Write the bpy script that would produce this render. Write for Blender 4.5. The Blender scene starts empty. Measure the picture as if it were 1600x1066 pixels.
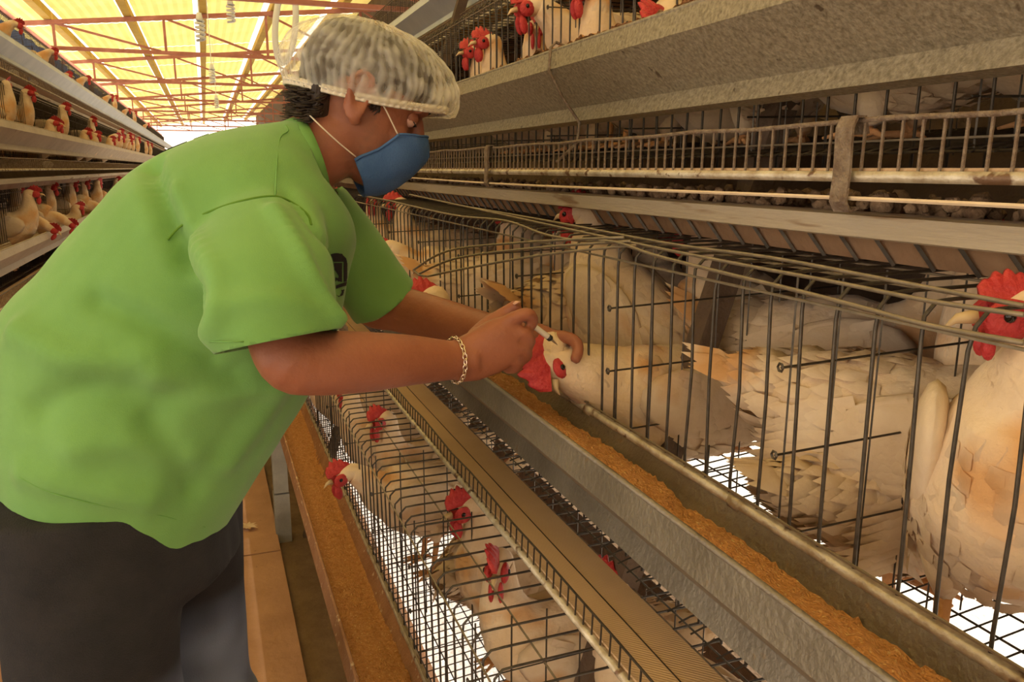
import bpy, math, random
from math import sin, cos, tan, pi, radians, sqrt, atan2
from mathutils import Vector, Matrix, Quaternion, noise
from mathutils.bvhtree import BVHTree

random.seed(7)
SC = bpy.context.scene
COL = SC.collection

# ------------------------------------------------------------------ camera, sky, sun, exposure
FPX, YAW, PIT, EYE = 1250.0, radians(20.6), radians(12.2), 1.43
cd = bpy.data.cameras.new('camera'); cam = bpy.data.objects.new('camera', cd); COL.objects.link(cam)
cam.location = (0, 0, EYE); cam.rotation_euler = (pi/2 - PIT, 0, -YAW)
cd.sensor_width = 36; cd.lens = FPX*36/1600; cd.clip_start = 0.02; cd.clip_end = 200
SC.camera = cam
w = bpy.data.worlds.new('sky'); SC.world = w; w.use_nodes = True
bg = w.node_tree.nodes['Background']
bg.inputs[0].default_value = (1.0, 0.85, 0.67, 1); bg.inputs[1].default_value = 4.5
sd = bpy.data.lights.new('sun', 'SUN'); sun = bpy.data.objects.new('sun', sd); COL.objects.link(sun)
sd.energy = 14.0; sd.angle = radians(1.0); sd.color = (1, .90, .76)
sun.rotation_euler = Vector((-cos(radians(20)), .06, -sin(radians(20)))).to_track_quat('-Z', 'Y').to_euler()
SC.view_settings.view_transform = 'Standard'; SC.view_settings.look = 'None'
SC.view_settings.exposure = -0.6; SC.view_settings.gamma = 1; SC.view_settings.use_curve_mapping = False

FWD = Vector((sin(YAW)*cos(PIT), cos(YAW)*cos(PIT), -sin(PIT)))
RGT = Vector((cos(YAW), -sin(YAW), 0)); UPV = Vector((sin(YAW)*sin(PIT), cos(YAW)*sin(PIT), cos(PIT)))
O = Vector((0, 0, EYE))
def ray(u, v): return FWD + RGT*((u-800)/FPX) - UPV*((v-533)/FPX)
def onY(u, v, Y): r = ray(u, v); return O + r*(Y/r.y)
def onX(u, v, X): r = ray(u, v); return O + r*(X/r.x)
def V(*a): return Vector(a)

# ------------------------------------------------------------------ materials
def mat(name, c1, c2=None, rough=.6, metal=0, scale=20, bump=0.0, bscale=None, speck=None, sscale=60, sthr=.62, stretch=(1, 1, 1), attr=None, sss=0, trans=0, spec=.4, sheen=0):
    m = bpy.data.materials.new(name); m.use_nodes = True
    N, L = m.node_tree.nodes, m.node_tree.links
    b = N['Principled BSDF']
    b.inputs['Roughness'].default_value = rough; b.inputs['Metallic'].default_value = metal
    b.inputs['Specular IOR Level'].default_value = spec
    if sss: b.inputs['Subsurface Weight'].default_value = sss; b.inputs['Subsurface Radius'].default_value = (.02, .008, .004); b.inputs['Subsurface Scale'].default_value = .3
    if sheen: b.inputs['Sheen Weight'].default_value = sheen
    tc = N.new('ShaderNodeTexCoord'); mp = N.new('ShaderNodeMapping'); mp.inputs['Scale'].default_value = stretch
    L.new(tc.outputs['Object'], mp.inputs['Vector'])
    c2 = c2 or c1
    n = N.new('ShaderNodeTexNoise'); n.inputs['Scale'].default_value = scale; n.inputs['Detail'].default_value = 6; n.inputs['Roughness'].default_value = .6
    L.new(mp.outputs[0], n.inputs['Vector'])
    r = N.new('ShaderNodeValToRGB'); r.color_ramp.elements[0].position = .32; r.color_ramp.elements[1].position = .68
    r.color_ramp.elements[0].color = (*c1, 1); r.color_ramp.elements[1].color = (*c2, 1)
    L.new(n.outputs['Fac'], r.inputs['Fac'])
    out = r.outputs['Color']
    if speck:
        n2 = N.new('ShaderNodeTexNoise'); n2.inputs['Scale'].default_value = sscale; n2.inputs['Detail'].default_value = 3
        L.new(mp.outputs[0], n2.inputs['Vector'])
        r2 = N.new('ShaderNodeValToRGB'); r2.color_ramp.elements[0].position = sthr; r2.color_ramp.elements[1].position = sthr+.06
        L.new(n2.outputs['Fac'], r2.inputs['Fac'])
        mx = N.new('ShaderNodeMix'); mx.data_type = 'RGBA'
        L.new(r2.outputs['Color'], mx.inputs['Factor']); L.new(out, mx.inputs[6]); mx.inputs[7].default_value = (*speck, 1)
        out = mx.outputs[2]
    if attr:
        a = N.new('ShaderNodeAttribute'); a.attribute_name = 'tint'
        mx = N.new('ShaderNodeMix'); mx.data_type = 'RGBA'
        L.new(a.outputs['Fac'], mx.inputs['Factor']); L.new(out, mx.inputs[6]); mx.inputs[7].default_value = (*attr, 1)
        out = mx.outputs[2]
    L.new(out, b.inputs['Base Color'])
    if bump:
        n3 = N.new('ShaderNodeTexNoise'); n3.inputs['Scale'].default_value = bscale or scale*4; n3.inputs['Detail'].default_value = 5
        L.new(mp.outputs[0], n3.inputs['Vector'])
        bp = N.new('ShaderNodeBump'); bp.inputs['Strength'].default_value = bump; bp.inputs['Distance'].default_value = .01
        L.new(n3.outputs['Fac'], bp.inputs['Height']); L.new(bp.outputs[0], b.inputs['Normal'])
    if trans:
        t = N.new('ShaderNodeBsdfTranslucent'); L.new(out, t.inputs['Color'])
        ms = N.new('ShaderNodeMixShader'); ms.inputs[0].default_value = trans
        L.new(b.outputs[0], ms.inputs[1]); L.new(t.outputs[0], ms.inputs[2]); L.new(ms.outputs[0], N['Material Output'].inputs['Surface'])
    return m

M = {}
M['galv'] = mat('galvanised_sheet', (.17, .135, .085), (.36, .30, .205), .6, .15, 170, .3, 220, (.09, .06, .035), 45, .68)
M['galv_blue'] = mat('pale_galvanised_sheet', (.50, .55, .60), (.62, .66, .70), .5, .3, 6, .1, 120)
M['galv_tan'] = mat('dusty_tan_sheet', (.42, .34, .25), (.52, .43, .32), .6, .15, 6, .15, 120, (.28, .20, .13), 40, .66)
M['galv_grey'] = mat('grey_galvanised_sheet', (.16, .13, .095), (.25, .21, .16), .5, .45, 10, .25, 150, (.24, .17, .10), 40, .66)
M['rusty'] = mat('dusty_rusted_sheet', (.30, .14, .07), (.42, .22, .115), .75, .1, 12, .4, 150, (.62, .46, .30), 60, .64)
M['trough_in'] = mat('stained_trough_steel', (.21, .12, .05), (.31, .185, .085), .5, .35, 7, .2, 120)
M['wire'] = mat('dark_wire', (.05, .040, .030), (.10, .08, .06), .45, .6, 60)
M['wire_pale'] = mat('dull_wire', (.19, .15, .10), (.28, .22, .15), .5, .5, 60)
M['rustwire'] = mat('crusted_wire', (.16, .10, .065), (.29, .22, .155), .8, .2, 70, .6, 200)
M['lip'] = mat('worn_lip_pipe', (.30, .22, .13), (.62, .55, .42), .45, .4, 30, .2, 120, (.16, .09, .05), 40, .6)
M['belt'] = mat('woven_belt', (.52, .34, .19), (.60, .40, .23), .85, 0, 5)
M['beam'] = mat('dirty_pale_beam', (.33, .26, .18), (.46, .38, .28), .7, .05, 5, .3, 100, (.22, .14, .08), 14, .6, (1, .3, 3))
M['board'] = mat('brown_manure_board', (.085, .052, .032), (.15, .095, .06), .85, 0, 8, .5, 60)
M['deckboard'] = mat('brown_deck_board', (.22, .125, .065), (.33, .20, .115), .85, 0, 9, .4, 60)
M['dropping'] = mat('dried_droppings', (.13, .07, .035), (.40, .26, .15), .95, 0, 45, .8, 120)
M['feed'] = mat('ground_feed', (.48, .20, .065), (.68, .33, .13), .95, 0, 110, .9, 260, (.74, .46, .20), 230, .6)
M['concrete'] = mat('tan_concrete', (.38, .20, .105), (.50, .28, .155), .9, 0, 5, .35, 50, (.25, .14, .08), 22, .70)
M['post'] = mat('grey_post', (.26, .25, .22), (.36, .34, .29), .85, 0, 12, .3, 80)
M['lime'] = mat('limed_ground', (.70, .72, .74), (.86, .88, .90), .95, 0, 14, .5, 40)
M['dirt'] = mat('brown_dirt', (.16, .10, .06), (.25, .17, .10), .95, 0, 10, .5, 60)
M['roof'] = mat('yellow_roof_sheet', (.82, .74, .40), (.90, .84, .52), .6, 0, 1.2, 0, None, None, trans=.62)
M['ochre'] = mat('ochre_batten', (.46, .29, .035), (.58, .38, .06), .7, 0, 4)
M['truss'] = mat('red_oxide_steel', (.36, .13, .09), (.46, .19, .14), .6, .1, 8)
M['curtain'] = mat('blue_curtain', (.16, .30, .58), (.28, .42, .70), .7, 0, 3, trans=.5)
M['white_plastic'] = mat('white_plastic', (.8, .8, .76), None, .4)
M['cord'] = mat('pale_cord', (.62, .46, .30), (.72, .56, .38), .8, 0, 30)
M['egg'] = mat('white_eggshell', (.86, .80, .72), (.90, .86, .80), .45, 0, 10)
M['feather'] = mat('white_feather', (.64, .44, .25), (.80, .62, .42), .85, 0, 9, .35, 70, (.62, .33, .13), 4.5, .53, (1, 1, 1), None, 0, sheen=.2)
M['plume'] = mat('white_plume', (.66, .47, .28), (.82, .66, .47), .8, 0, 9, .2, 90, (.62, .33, .13), 4.5, .54, trans=.15)
M['comb'] = mat('red_comb', (.40, .018, .022), (.55, .05, .045), .5, 0, 60, .4, 220, sss=.1)
M['beak'] = mat('horn_beak', (.60, .42, .22), (.70, .52, .30), .45)
M['eye'] = mat('dark_eye', (.015, .008, .005), None, .1)
M['hleg'] = mat('yellow_shank', (.58, .27, .10), (.68, .36, .16), .65, 0, 40, .4, 150)
M['skin'] = mat('tanned_skin', (.27, .092, .048), (.34, .122, .066), .5, 0, 14, .12, 160, attr=(.16, .075, .045), sss=.12, spec=.35)
M['nail'] = mat('finger_nail', (.62, .34, .25), None, .35)
M['hair'] = mat('dark_brown_hair', (.018, .010, .007), (.05, .028, .016), .55, 0, 60, .5, 140, stretch=(1, 1, .3))
M['shirt'] = mat('lime_green_cotton', (.14, .31, .075), (.175, .365, .10), .85, 0, 6, .12, 700, sheen=.15)
M['seam'] = mat('dark_green_seam', (.10, .22, .02), None, .9)
M['rib'] = mat('green_rib', (.14, .31, .075), (.165, .355, .10), .9, 0, 30)
M['print'] = mat('black_print', (.012, .012, .014), None, .7)
M['jeans'] = mat('charcoal_denim', (.012, .011, .014), (.024, .021, .023), .9, 0, 16, .3, 500, attr=(.20, .24, .36))
M['shoe'] = mat('black_rubber', (.02, .02, .02), None, .6)
M['mask'] = mat('blue_nonwoven', (.045, .115, .28), (.07, .15, .34), .75, 0, 20, .25, 300)
M['elastic'] = mat('white_elastic', (.78, .66, .52), None, .7)
M['gauze_band'] = mat('matte_gauze_band', (.70, .62, .50), None, .9, spec=.1)
M['silver'] = mat('silver_chain', (.85, .72, .58), None, .25, 1)
M['barrel'] = mat('syringe_plastic', (.78, .70, .60), None, .25)
M['black'] = mat('black_plastic', (.02, .018, .016), None, .4)
M['steel'] = mat('needle_steel', (.5, .45, .38), None, .3, 1)

# woven belt: herringbone relief
def belt_nodes(m):
    N, L = m.node_tree.nodes, m.node_tree.links
    b = N['Principled BSDF']; tc = N.new('ShaderNodeTexCoord')
    wv = N.new('ShaderNodeTexWave'); wv.inputs['Scale'].default_value = 110; wv.wave_type = 'BANDS'; wv.bands_direction = 'DIAGONAL'
    L.new(tc.outputs['Object'], wv.inputs['Vector'])
    bp = N.new('ShaderNodeBump'); bp.inputs['Strength'].default_value = .2; bp.inputs['Distance'].default_value = .003
    L.new(wv.outputs['Fac'], bp.inputs['Height']); L.new(bp.outputs[0], b.inputs['Normal'])
belt_nodes(M['belt'])
# hair net gauze: a thin white web, open between its pleats
def net_mat():
    m = bpy.data.materials.new('hair_net_gauze'); m.use_nodes = True
    N, L = m.node_tree.nodes, m.node_tree.links
    b = N['Principled BSDF']; b.inputs['Base Color'].default_value = (.95, .92, .86, 1); b.inputs['Roughness'].default_value = .6
    tl = N.new('ShaderNodeBsdfTranslucent'); tl.inputs['Color'].default_value = (.92, .84, .70, 1)
    tp = N.new('ShaderNodeBsdfTransparent')
    a = N.new('ShaderNodeAttribute'); a.attribute_name = 'pleat'
    tc = N.new('ShaderNodeTexCoord'); n = N.new('ShaderNodeTexNoise'); n.inputs['Scale'].default_value = 38; n.inputs['Detail'].default_value = 5; n.inputs['Distortion'].default_value = 1.5
    L.new(tc.outputs['Object'], n.inputs['Vector'])
    ad = N.new('ShaderNodeMath'); ad.operation = 'MULTIPLY_ADD'; ad.inputs[1].default_value = .55
    L.new(n.outputs['Fac'], ad.inputs[0]); L.new(a.outputs['Fac'], ad.inputs[2])
    mr = N.new('ShaderNodeMapRange'); mr.inputs['From Min'].default_value = .30; mr.inputs['From Max'].default_value = 1.2; mr.inputs['To Min'].default_value = .05; mr.inputs['To Max'].default_value = .70
    L.new(ad.outputs[0], mr.inputs['Value'])
    m1 = N.new('ShaderNodeMixShader'); m1.inputs[0].default_value = .4; L.new(b.outputs[0], m1.inputs[1]); L.new(tl.outputs[0], m1.inputs[2])
    m2 = N.new('ShaderNodeMixShader'); L.new(mr.outputs[0], m2.inputs[0]); L.new(tp.outputs[0], m2.inputs[1]); L.new(m1.outputs[0], m2.inputs[2])
    L.new(m2.outputs[0], N['Material Output'].inputs['Surface'])
    return m
M['net'] = net_mat()

# ------------------------------------------------------------------ mesh helpers
def tag(o, label=None, cat=None, group=None, kind=None):
    if label: o['label'] = label
    if cat: o['category'] = cat
    if group: o['group'] = group
    if kind: o['kind'] = kind
    return o
def empty(name, loc, label=None, cat=None, group=None, kind=None, rz=0, sc=1):
    o = bpy.data.objects.new(name, None); COL.objects.link(o); o.empty_display_size = .05
    o.location = loc; o.rotation_euler = (0, 0, rz); o.scale = (sc, sc, sc)
    return tag(o, label, cat, group, kind)
def link(name, me, parent=None, loc=None):
    o = bpy.data.objects.new(name, me); COL.objects.link(o)
    if parent: o.parent = parent
    if loc is not None: o.location = loc
    return o

class MB:
    def __init__(s): s.v = []; s.f = []
    def add(s, vs, fs):
        k = len(s.v); s.v += [Vector(p) for p in vs]; s.f += [tuple(i+k for i in f) for f in fs]; return s
    def box(s, a, b):
        x0, y0, z0 = a; x1, y1, z1 = b
        return s.add([(x0,y0,z0),(x1,y0,z0),(x1,y1,z0),(x0,y1,z0),(x0,y0,z1),(x1,y0,z1),(x1,y1,z1),(x0,y1,z1)],
                     [(0,3,2,1),(4,5,6,7),(0,1,5,4),(1,2,6,5),(2,3,7,6),(3,0,4,7)])
    def bar(s, p, q, wd, ht=None):
        p, q = Vector(p), Vector(q); d = (q-p).normalized(); ht = ht or wd
        a = d.cross(Vector((0,0,1)));  a = a.normalized() if a.length > .01 else Vector((1,0,0)); b = a.cross(d).normalized()
        a = a*wd/2; b = b*ht/2
        return s.add([p-a-b,p+a-b,p+a+b,p-a+b,q-a-b,q+a-b,q+a+b,q-a+b],[(0,3,2,1),(4,5,6,7),(0,1,5,4),(1,2,6,5),(2,3,7,6),(3,0,4,7)])
    def rings(s, rs, cap=True, closed=False):
        n = len(rs[0]); k = len(s.v)
        for r in rs: s.v += [Vector(p) for p in r]
        m = len(rs)
        for i in range(m if closed else m-1):
            for j in range(n):
                a = k+i*n+j; b = k+i*n+(j+1) % n; c = k+((i+1) % m)*n+(j+1) % n; d = k+((i+1) % m)*n+j
                s.f.append((a, b, c, d))
        if cap and not closed:
            s.f.append(tuple(k+j for j in reversed(range(n)))); s.f.append(tuple(k+(m-1)*n+j for j in range(n)))
        return s
    def tube(s, pts, r, n=5, closed=False, flat=1.0):
        pts = [Vector(p) for p in pts]; m = len(pts); rs = r if isinstance(r, (list, tuple)) else [r]*m
        out = []; side = None
        for i in range(m):
            if closed: t = pts[(i+1) % m]-pts[i-1]
            else: t = pts[min(i+1, m-1)]-pts[max(i-1, 0)]
            t = t.normalized() if t.length > 1e-9 else Vector((0,0,1))
            if side is None:
                ref = Vector((0,0,1)) if abs(t.z) < .9 else Vector((1,0,0))
                side = t.cross(ref).normalized()
            else:
                side = side - t*side.dot(t); side = side.normalized() if side.length > 1e-6 else t.orthogonal().normalized()
            up = t.cross(side)
            out.append([pts[i] + side*(rs[i]*cos(2*pi*j/n)) + up*(rs[i]*flat*sin(2*pi*j/n)) for j in range(n)])
        return s.rings(out, True, closed)
    def ball(s, c, rx, ry=None, rz=None, n=10, m=7, rot=None):
        ry = ry or rx; rz = rz or rx; c = Vector(c); rr = []
        for i in range(m+1):
            th = -pi/2+pi*i/m; th = max(-pi/2+.08, min(pi/2-.08, th))
            ring = []
            for j in range(n):
                p = Vector((rx*cos(th)*cos(2*pi*j/n), ry*cos(th)*sin(2*pi*j/n), rz*sin(th)))
                ring.append(c + (rot @ p if rot else p))
            rr.append(ring)
        return s.rings(rr)
    def prism(s, prof, y0, y1, steps=1):     # closed profile of (x, z) run along Y
        return s.rings([[Vector((x, y0+(y1-y0)*i/steps, z)) for x, z in prof] for i in range(steps+1)])
    def mesh(s, name, m, smooth=False):
        me = bpy.data.meshes.new(name); me.from_pydata([tuple(p) for p in s.v], [], s.f)
        for x in (m if isinstance(m, (list, tuple)) else [m]): me.materials.append(M[x] if isinstance(x, str) else x)
        me.validate(); me.update()
        import bmesh
        b = bmesh.new(); b.from_mesh(me); bmesh.ops.recalc_face_normals(b, faces=b.faces); b.to_mesh(me); b.free()
        if smooth: me.polygons.foreach_set('use_smooth', [True]*len(me.polygons))
        return me
    def build(s, name, m, parent=None, smooth=False, off=None):
        if off is not None: s.v = [p-Vector(off) for p in s.v]
        return link(name, s.mesh(name, m, smooth), parent)

def catmull(pts, per=6):
    P = [Vector(p) for p in pts]; out = []
    for i in range(len(P)-1):
        a, b, c, d = P[max(i-1, 0)], P[i], P[i+1], P[min(i+2, len(P)-1)]
        for k in range(per):
            t = k/per
            out.append(.5*((2*b)+(-a+c)*t+(2*a-5*b+4*c-d)*t*t+(-a+3*b-3*c+d)*t**3))
    out.append(P[-1]); return out
def interp(vals, per):
    return [p.x for p in catmull([(v, 0, 0) for v in vals], per)]
def mean_y(*p): pass

ORD = ['first','second','third','fourth','fifth','sixth','seventh','eighth','ninth','tenth','eleventh','twelfth','thirteenth','fourteenth','fifteenth','sixteenth','seventeenth','eighteenth','nineteenth','twentieth',
       'twenty-first','twenty-second','twenty-third','twenty-fourth','twenty-fifth','twenty-sixth','twenty-seventh','twenty-eighth','twenty-ninth','thirtieth']

# ------------------------------------------------------------------ ground and building
fl = tag(empty('floor', (0, 0, 0)), kind='structure')
for i, (a, b) in enumerate([(-9, -3.06), (-3.05, -.06), (-.05, 2.95), (2.96, 5.95), (5.96, 8.95), (8.96, 14.95), (14.96, 20.95), (20.96, 32.9), (32.91, 46)]):
    MB().box((-.74, a, -.12), (.165, b, 0)).build('slab', 'concrete', fl)
tag(MB().box((.50, -9, -.14), (.95, 46, -.05)).build('ground_limed', 'lime'), kind='structure')
tag(MB().box((.95, -9, -.14), (1.55, 46, -.06)).build('ground_shade_strip', 'dirt'), kind='structure')  # added strip, coloured dark to stand in for the gloom beyond the belt
tag(MB().box((1.55, -9, -.14), (9, 46, -.05)).build('ground', 'lime'), kind='structure')
tag(MB().box((.17, -9, -.14), (.50, 46, -.04)).build('ground_front', 'dirt'), kind='structure')
tag(MB().box((-2.6, -9.2, -.14), (4.6, -9.1, 1.9)).build('wall_back_light_block', 'board'), kind='structure')  # unseen end wall, added to hold back flat light from behind the camera
tag(MB().box((2.75, -9, 0.98), (2.78, 46, 4.2)).build('wall_right_light_block', 'board'), kind='structure')  # unseen wall, added to keep side light out of the cages
tag(MB().box((-.745, -9, -.14), (-.92, 46, .015)).build('trim_1', 'post'), kind='structure')
tag(MB().box((-2.6, -9, -.14), (-.925, 46, -.03)).build('ground_left', 'dirt'), kind='structure')

RZ = lambda x: 3.62 + .10*(x+1.9)
tag(MB().box((.42, -9, -.14), (.47, 46, .13)).build('trim_sun_block', 'concrete'), kind='structure')  # added low block that keeps the sun off the aisle floor
roof = tag(empty('roof', (0, 0, 3.6)), kind='structure')
ang = math.atan(.10)
sheet = MB()
prof = []
for k in range(13):
    x = -.46+.84*k/12; z = .012*(k % 2)
    prof.append((x, z))
prof2 = prof + [(x, z+.006) for x, z in reversed(prof)]
sheet.prism(prof2, 0, 1.48)
sheet_me = sheet.mesh('roof_sheet', 'roof')
xs = [-2.42+1.03*k for k in range(7)]
for i, xc in enumerate(xs):
    for j in range(37):
        o = link('roof_sheet', sheet_me, roof, (xc, -9+1.5*j, RZ(xc)-3.6+.01*(j % 2)))
        o.rotation_euler = (0, -ang, 0)
for xc in xs:
    x = xc+.50
    tag(MB().box((x-.045, -9, RZ(x)-.14), (x+.065, 46, RZ(x)-.03)).build('trim_purlin', 'ochre'), kind='structure')
ZC = EYE+1.67
for k in range(8):
    Y = 9.0+4.5*k
    t = tag(empty('trim_roof_truss', (0, Y, ZC)), kind='structure')
    L = lambda p, q, wd, nm: MB().bar(p, q, wd).build(nm, 'truss', t)
    L((-1.93, 0, 0), (4.6, 0, 0), .05, 'chord')
    L((-2.4, 0, RZ(-2.4)-.18-ZC), (4.6, 0, RZ(4.6)-.18-ZC), .06, 'top_chord')
    x = -1.85
    while x < 4.5:
        L((x, 0, 0), (x, 0, RZ(x)-.2-ZC), .036, 'web_post')
        if x+1.4 < 4.6: L((x+.05, 0, RZ(x)-.2-ZC), (x+1.38, 0, .02), .03, 'web_diagonal')
        x += 1.45
tag(MB().tube([(-1.93, -3, ZC), (-1.93, 46, ZC)], .035, 8).build('trim_eave_pipe', 'truss'), kind='structure')
for k in range(9):
    tag(MB().box((-1.97, 4.5*k-.04+.0, -.1), (-1.89, 4.5*k+.04, ZC-.04)).build('column', 'truss'), kind='structure')
# folded blue curtain along the left side
c = MB(); n = 600
row = []
for k in range(n+1):
    y = -9+55*k/n; row.append((-2.03+.03*sin(y*9)+.015*sin(y*23), y))
for k in range(n):
    (x0, y0), (x1, y1) = row[k], row[k+1]
    c.add([(x0,y0,2.3),(x1,y1,2.3),(x1,y1,ZC-.02),(x0,y0,ZC-.02)],[(0,1,2,3)])
o = c.build('wall_left', 'curtain', smooth=True); tag(o, kind='structure')
sm = o.modifiers.new('s', 'SOLIDIFY'); sm.thickness = .004
tag(MB().box((-2.26, -9, -.1), (-2.14, 46, .5)).build('wall_left_base', 'post'), kind='structure')

# ------------------------------------------------------------------ hanging lamps and loop
for i, (u, v) in enumerate([(312, 38), (331, 112), (338, 157), (360, 12)]):
    r = ray(u, v); zz = [2.72, 2.72, 2.72, 3.05][i]; p = O + r*((zz-EYE)/r.z)
    t = empty('hanging_lamp', p, 'white spiral lamp above the aisle, ' + ['nearest of the three low ones', 'middle of the three low ones', 'farthest of the three low ones', 'highest of all, close under the roof'][i], 'lamp', 'lamps above the aisle')
    MB().tube([(0, 0, .10), (.002, 0, RZ(p.x)-p.z-.02)], .006, 5).build('cord', 'white_plastic', t)
    MB().tube([(0, 0, .03), (0, 0, .045), (0, 0, .10)], [.032, .032, .022], 10).build('lamp_socket', 'white_plastic', t, True)
    pts = [(.035*cos(a*.7), .035*sin(a*.7), .03-.17*a/40) for a in range(41)]
    MB().tube(pts, .013, 6).build('bulb', 'white_plastic', t, True)
r = ray(446, 38); p = O + r*((3.02-EYE)/r.z)
t = MB().tube([(p.x+.11*cos(a)+.09*sin(a)*.6, p.y, p.z+.42*sin(a)) for a in [2*pi*k/28 for k in range(28)]], .035, 8, closed=True)
t.v = [q-p for q in t.v]
o = t.build('hose_loop', 'white_plastic', None, True); o.location = p
tag(o, 'white hose tied in a long loop under the yellow roof', 'hose')

# ------------------------------------------------------------------ cage rows
LIPZ = [.575, 1.105, 1.635, 2.165]
RX = [.169, .381, .59, .955]
LX = [-.66, -.78, -.79, -.98]
TIER = ['lowest', 'middle', 'upper', 'top']
PROF = [(.008, 0), (0, -.033), (.062, -.096), (.053, -.121), (.085, -.125), (.13, -.03)]
CW, CH, CD = .36, .43, .43
def shell_profile(th=.003):
    inner = [(.012, 0), (.005, -.032), (.067, -.096), (.060, -.117), (.083, -.121), (.126, -.03)]
    return PROF + list(reversed(inner))
def trough(side, X, Z, y0, y1, label, m_out, group, near):
    t = empty('feed_trough', (X, y0, Z), label, 'trough', group)
    prof = [(x*side, z) for x, z in shell_profile()]
    MB().prism(prof, 0, y1-y0, 1).build('trough_shell', m_out, t)
    MB().tube([(.010*side, 0, 0), (.010*side, y1-y0, 0)], .0035, 6).build('outer_lip', m_out, t, True)
    MB().tube([(.13*side, 0, -.028), (.13*side, y1-y0, -.028)], .0065, 8).build('inner_lip', 'lip', t, True)
    if near:
        y = .30
        while y < 4:
            MB().tube([(.13*side, y-y0, -.028), (.13*side, y+.018-y0, -.028)], .0085, 8).build('lip_clip', 'lip', t, True); y += .36
    # feed
    f = MB(); nx = 10 if near else 4
    y = y0; dy = .006 if near else .08
    ys = []
    while y < y1:
        ys.append(y); y += dy*(1 if y < 3 else 4)
    rows = []
    for y in ys:
        rr = []
        lev = -.062 + .032*noise.noise((y*1.7+Z*9, Z, 0)) + .008*noise.noise((y*9, 0, Z))
        lev += {1: .014, 2: .031}.get(near, 0)
        for k in range(nx+1):
            q = k/nx; xs = max(.008, min(.058, (-.033-(lev+(.020 if near == 2 else .014)))/1.016+.002)); x = xs+(.113-xs)*q
            z = lev + (.040 if near == 2 else .028)*(.5-q) + .007*noise.noise((x*60, y*45, Z)) + (.006*noise.noise((x*150, y*140, Z)) if near else 0)
            lo = -.033-x*1.016 if x < .062 else (-.119 if x < .083 else -.123+(x-.085)*2.1)
            rr.append(Vector((X+side*x, y, Z+max(z, lo+.003))))
        rows.append(rr)
    k0 = 0
    for i, rr in enumerate(rows):
        f.v += rr
        if i:
            for k in range(nx):
                a = (i-1)*(nx+1)+k; f.f.append((a, a+1, a+nx+2, a+nx+1))
    o = f.build('feed', 'feed', None, True); tag(o, 'orange ground feed lying in the '+label.split(',')[0].replace(' feed', ''), 'feed', kind='stuff')
    return t
def belt(side, X, Z, y0, y1, label, group, nparts):
    t = empty('egg_belt', (X, y0, Z), label, 'belt', group)
    x0, x1 = (.004*side, .092*side)
    MB().box((min(x0, x1), 0, -.006), (max(x0, x1), y1-y0, 0)).build('belt_strip', 'belt', t)
    MB().box((min(.046*side, .047*side), 0, .0), (max(.046*side, .0476*side), y1-y0, .0006)).build('seam', 'wire', t)
    gh = .024 if side > 0 and Z < 1.2 else .044
    MB().tube([(0, 0, -.008), (0, y1-y0, -.008)], .006, 6).build('edge_rail', 'lip', t, True)
    MB().tube([(.001*side+.0012*sin(k*1.7), (y1-y0)*k/80, gh+.0015*sin(k*2.3)) for k in range(81)], .0028 if Z > 1 else .0016, 6).build('guard_rail', 'rustwire' if Z > 1 else 'wire', t, True)
    gw = MB().tube([(-.001*side, 0, -.012), (0, 0, .0), (.001*side, 0, gh)], .0017 if Z > 1 else .0012, 5).mesh('guard_wire', 'rustwire' if Z > 1 else 'wire')
    y = .012; k = 0; rest = MB()
    while y < min(y1-y0, 14):
        if k < nparts: link('guard_wire', gw, t, (0, y, 0))
        else: rest.tube([(0, y, -.012), (0, y, .044)], .0018, 3)
        y += .0225; k += 1
    if rest.v: tag(rest.build('far_guard_wires', 'rustwire', t), kind='stuff')
    return t

def bent_bar(var, side):
    rnd = random.Random(var); b1 = rnd.uniform(-.006, .006); b2 = rnd.uniform(-.005, .005)
    if var == 0: b1 = b2 = 0
    p = [(0, 0, .0), (.002*side, b2*.4, .10), (.001*side, b2, .2), (0, b1, .3), (-.001*side, b1*.4, CH-.03), (.001*side, 0, CH-.012), (.012*side, 0, CH-.001), (.03*side, 0, CH), (.2*side, 0, CH+.001), (CD*side, 0, CH)]
    return MB().tube(p, .0018, 6)
BARS = {}
for s in (1, -1): BARS[s] = [bent_bar(v, s).mesh('front_bar', 'wire', True) for v in range(5)]
def divider_mb(side, fine=True):
    d = MB()
    for k in range(8): d.tube([(side*.055*k+.01*side, 0, .02), (side*.055*k+.012*side, 0, CH)], .0014, 4)
    for z in (.07, .16, .25, .34): d.tube([(0, 0, z), (side*CD, 0, z+.012)], .0014, 4)
    return d
def floor_mb(side, W):
    d = MB(); n = int(W/.025)
    for k in range(n): d.tube([(-.036*side, k*.025, .0154), (-.02*side, k*.025, .02), (side*CD, k*.025, .062)], .0015, 4)
    for k in range(11):
        x = -.03+.045*k; d.tube([(side*x, 0, .019+.1*x), (side*x, W, .019+.1*x)], .0016, 4)
    return d
SH = {}
for s in (1, -1):
    SH[s] = dict(div=divider_mb(s).mesh('divider', 'wire'), flo=floor_mb(s, CW).mesh('floor_mesh', 'wire'),
        top=MB().tube([(0, 0, 0), (0, CW, 0)], .0016, 5).mesh('top_wire', 'wire_pale'),
        ring=MB().tube([(0, .004*cos(a), .004*sin(a)) for a in [k*pi/3 for k in range(6)]], .0016, 4, closed=True).mesh('clip', 'wire'))
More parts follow.
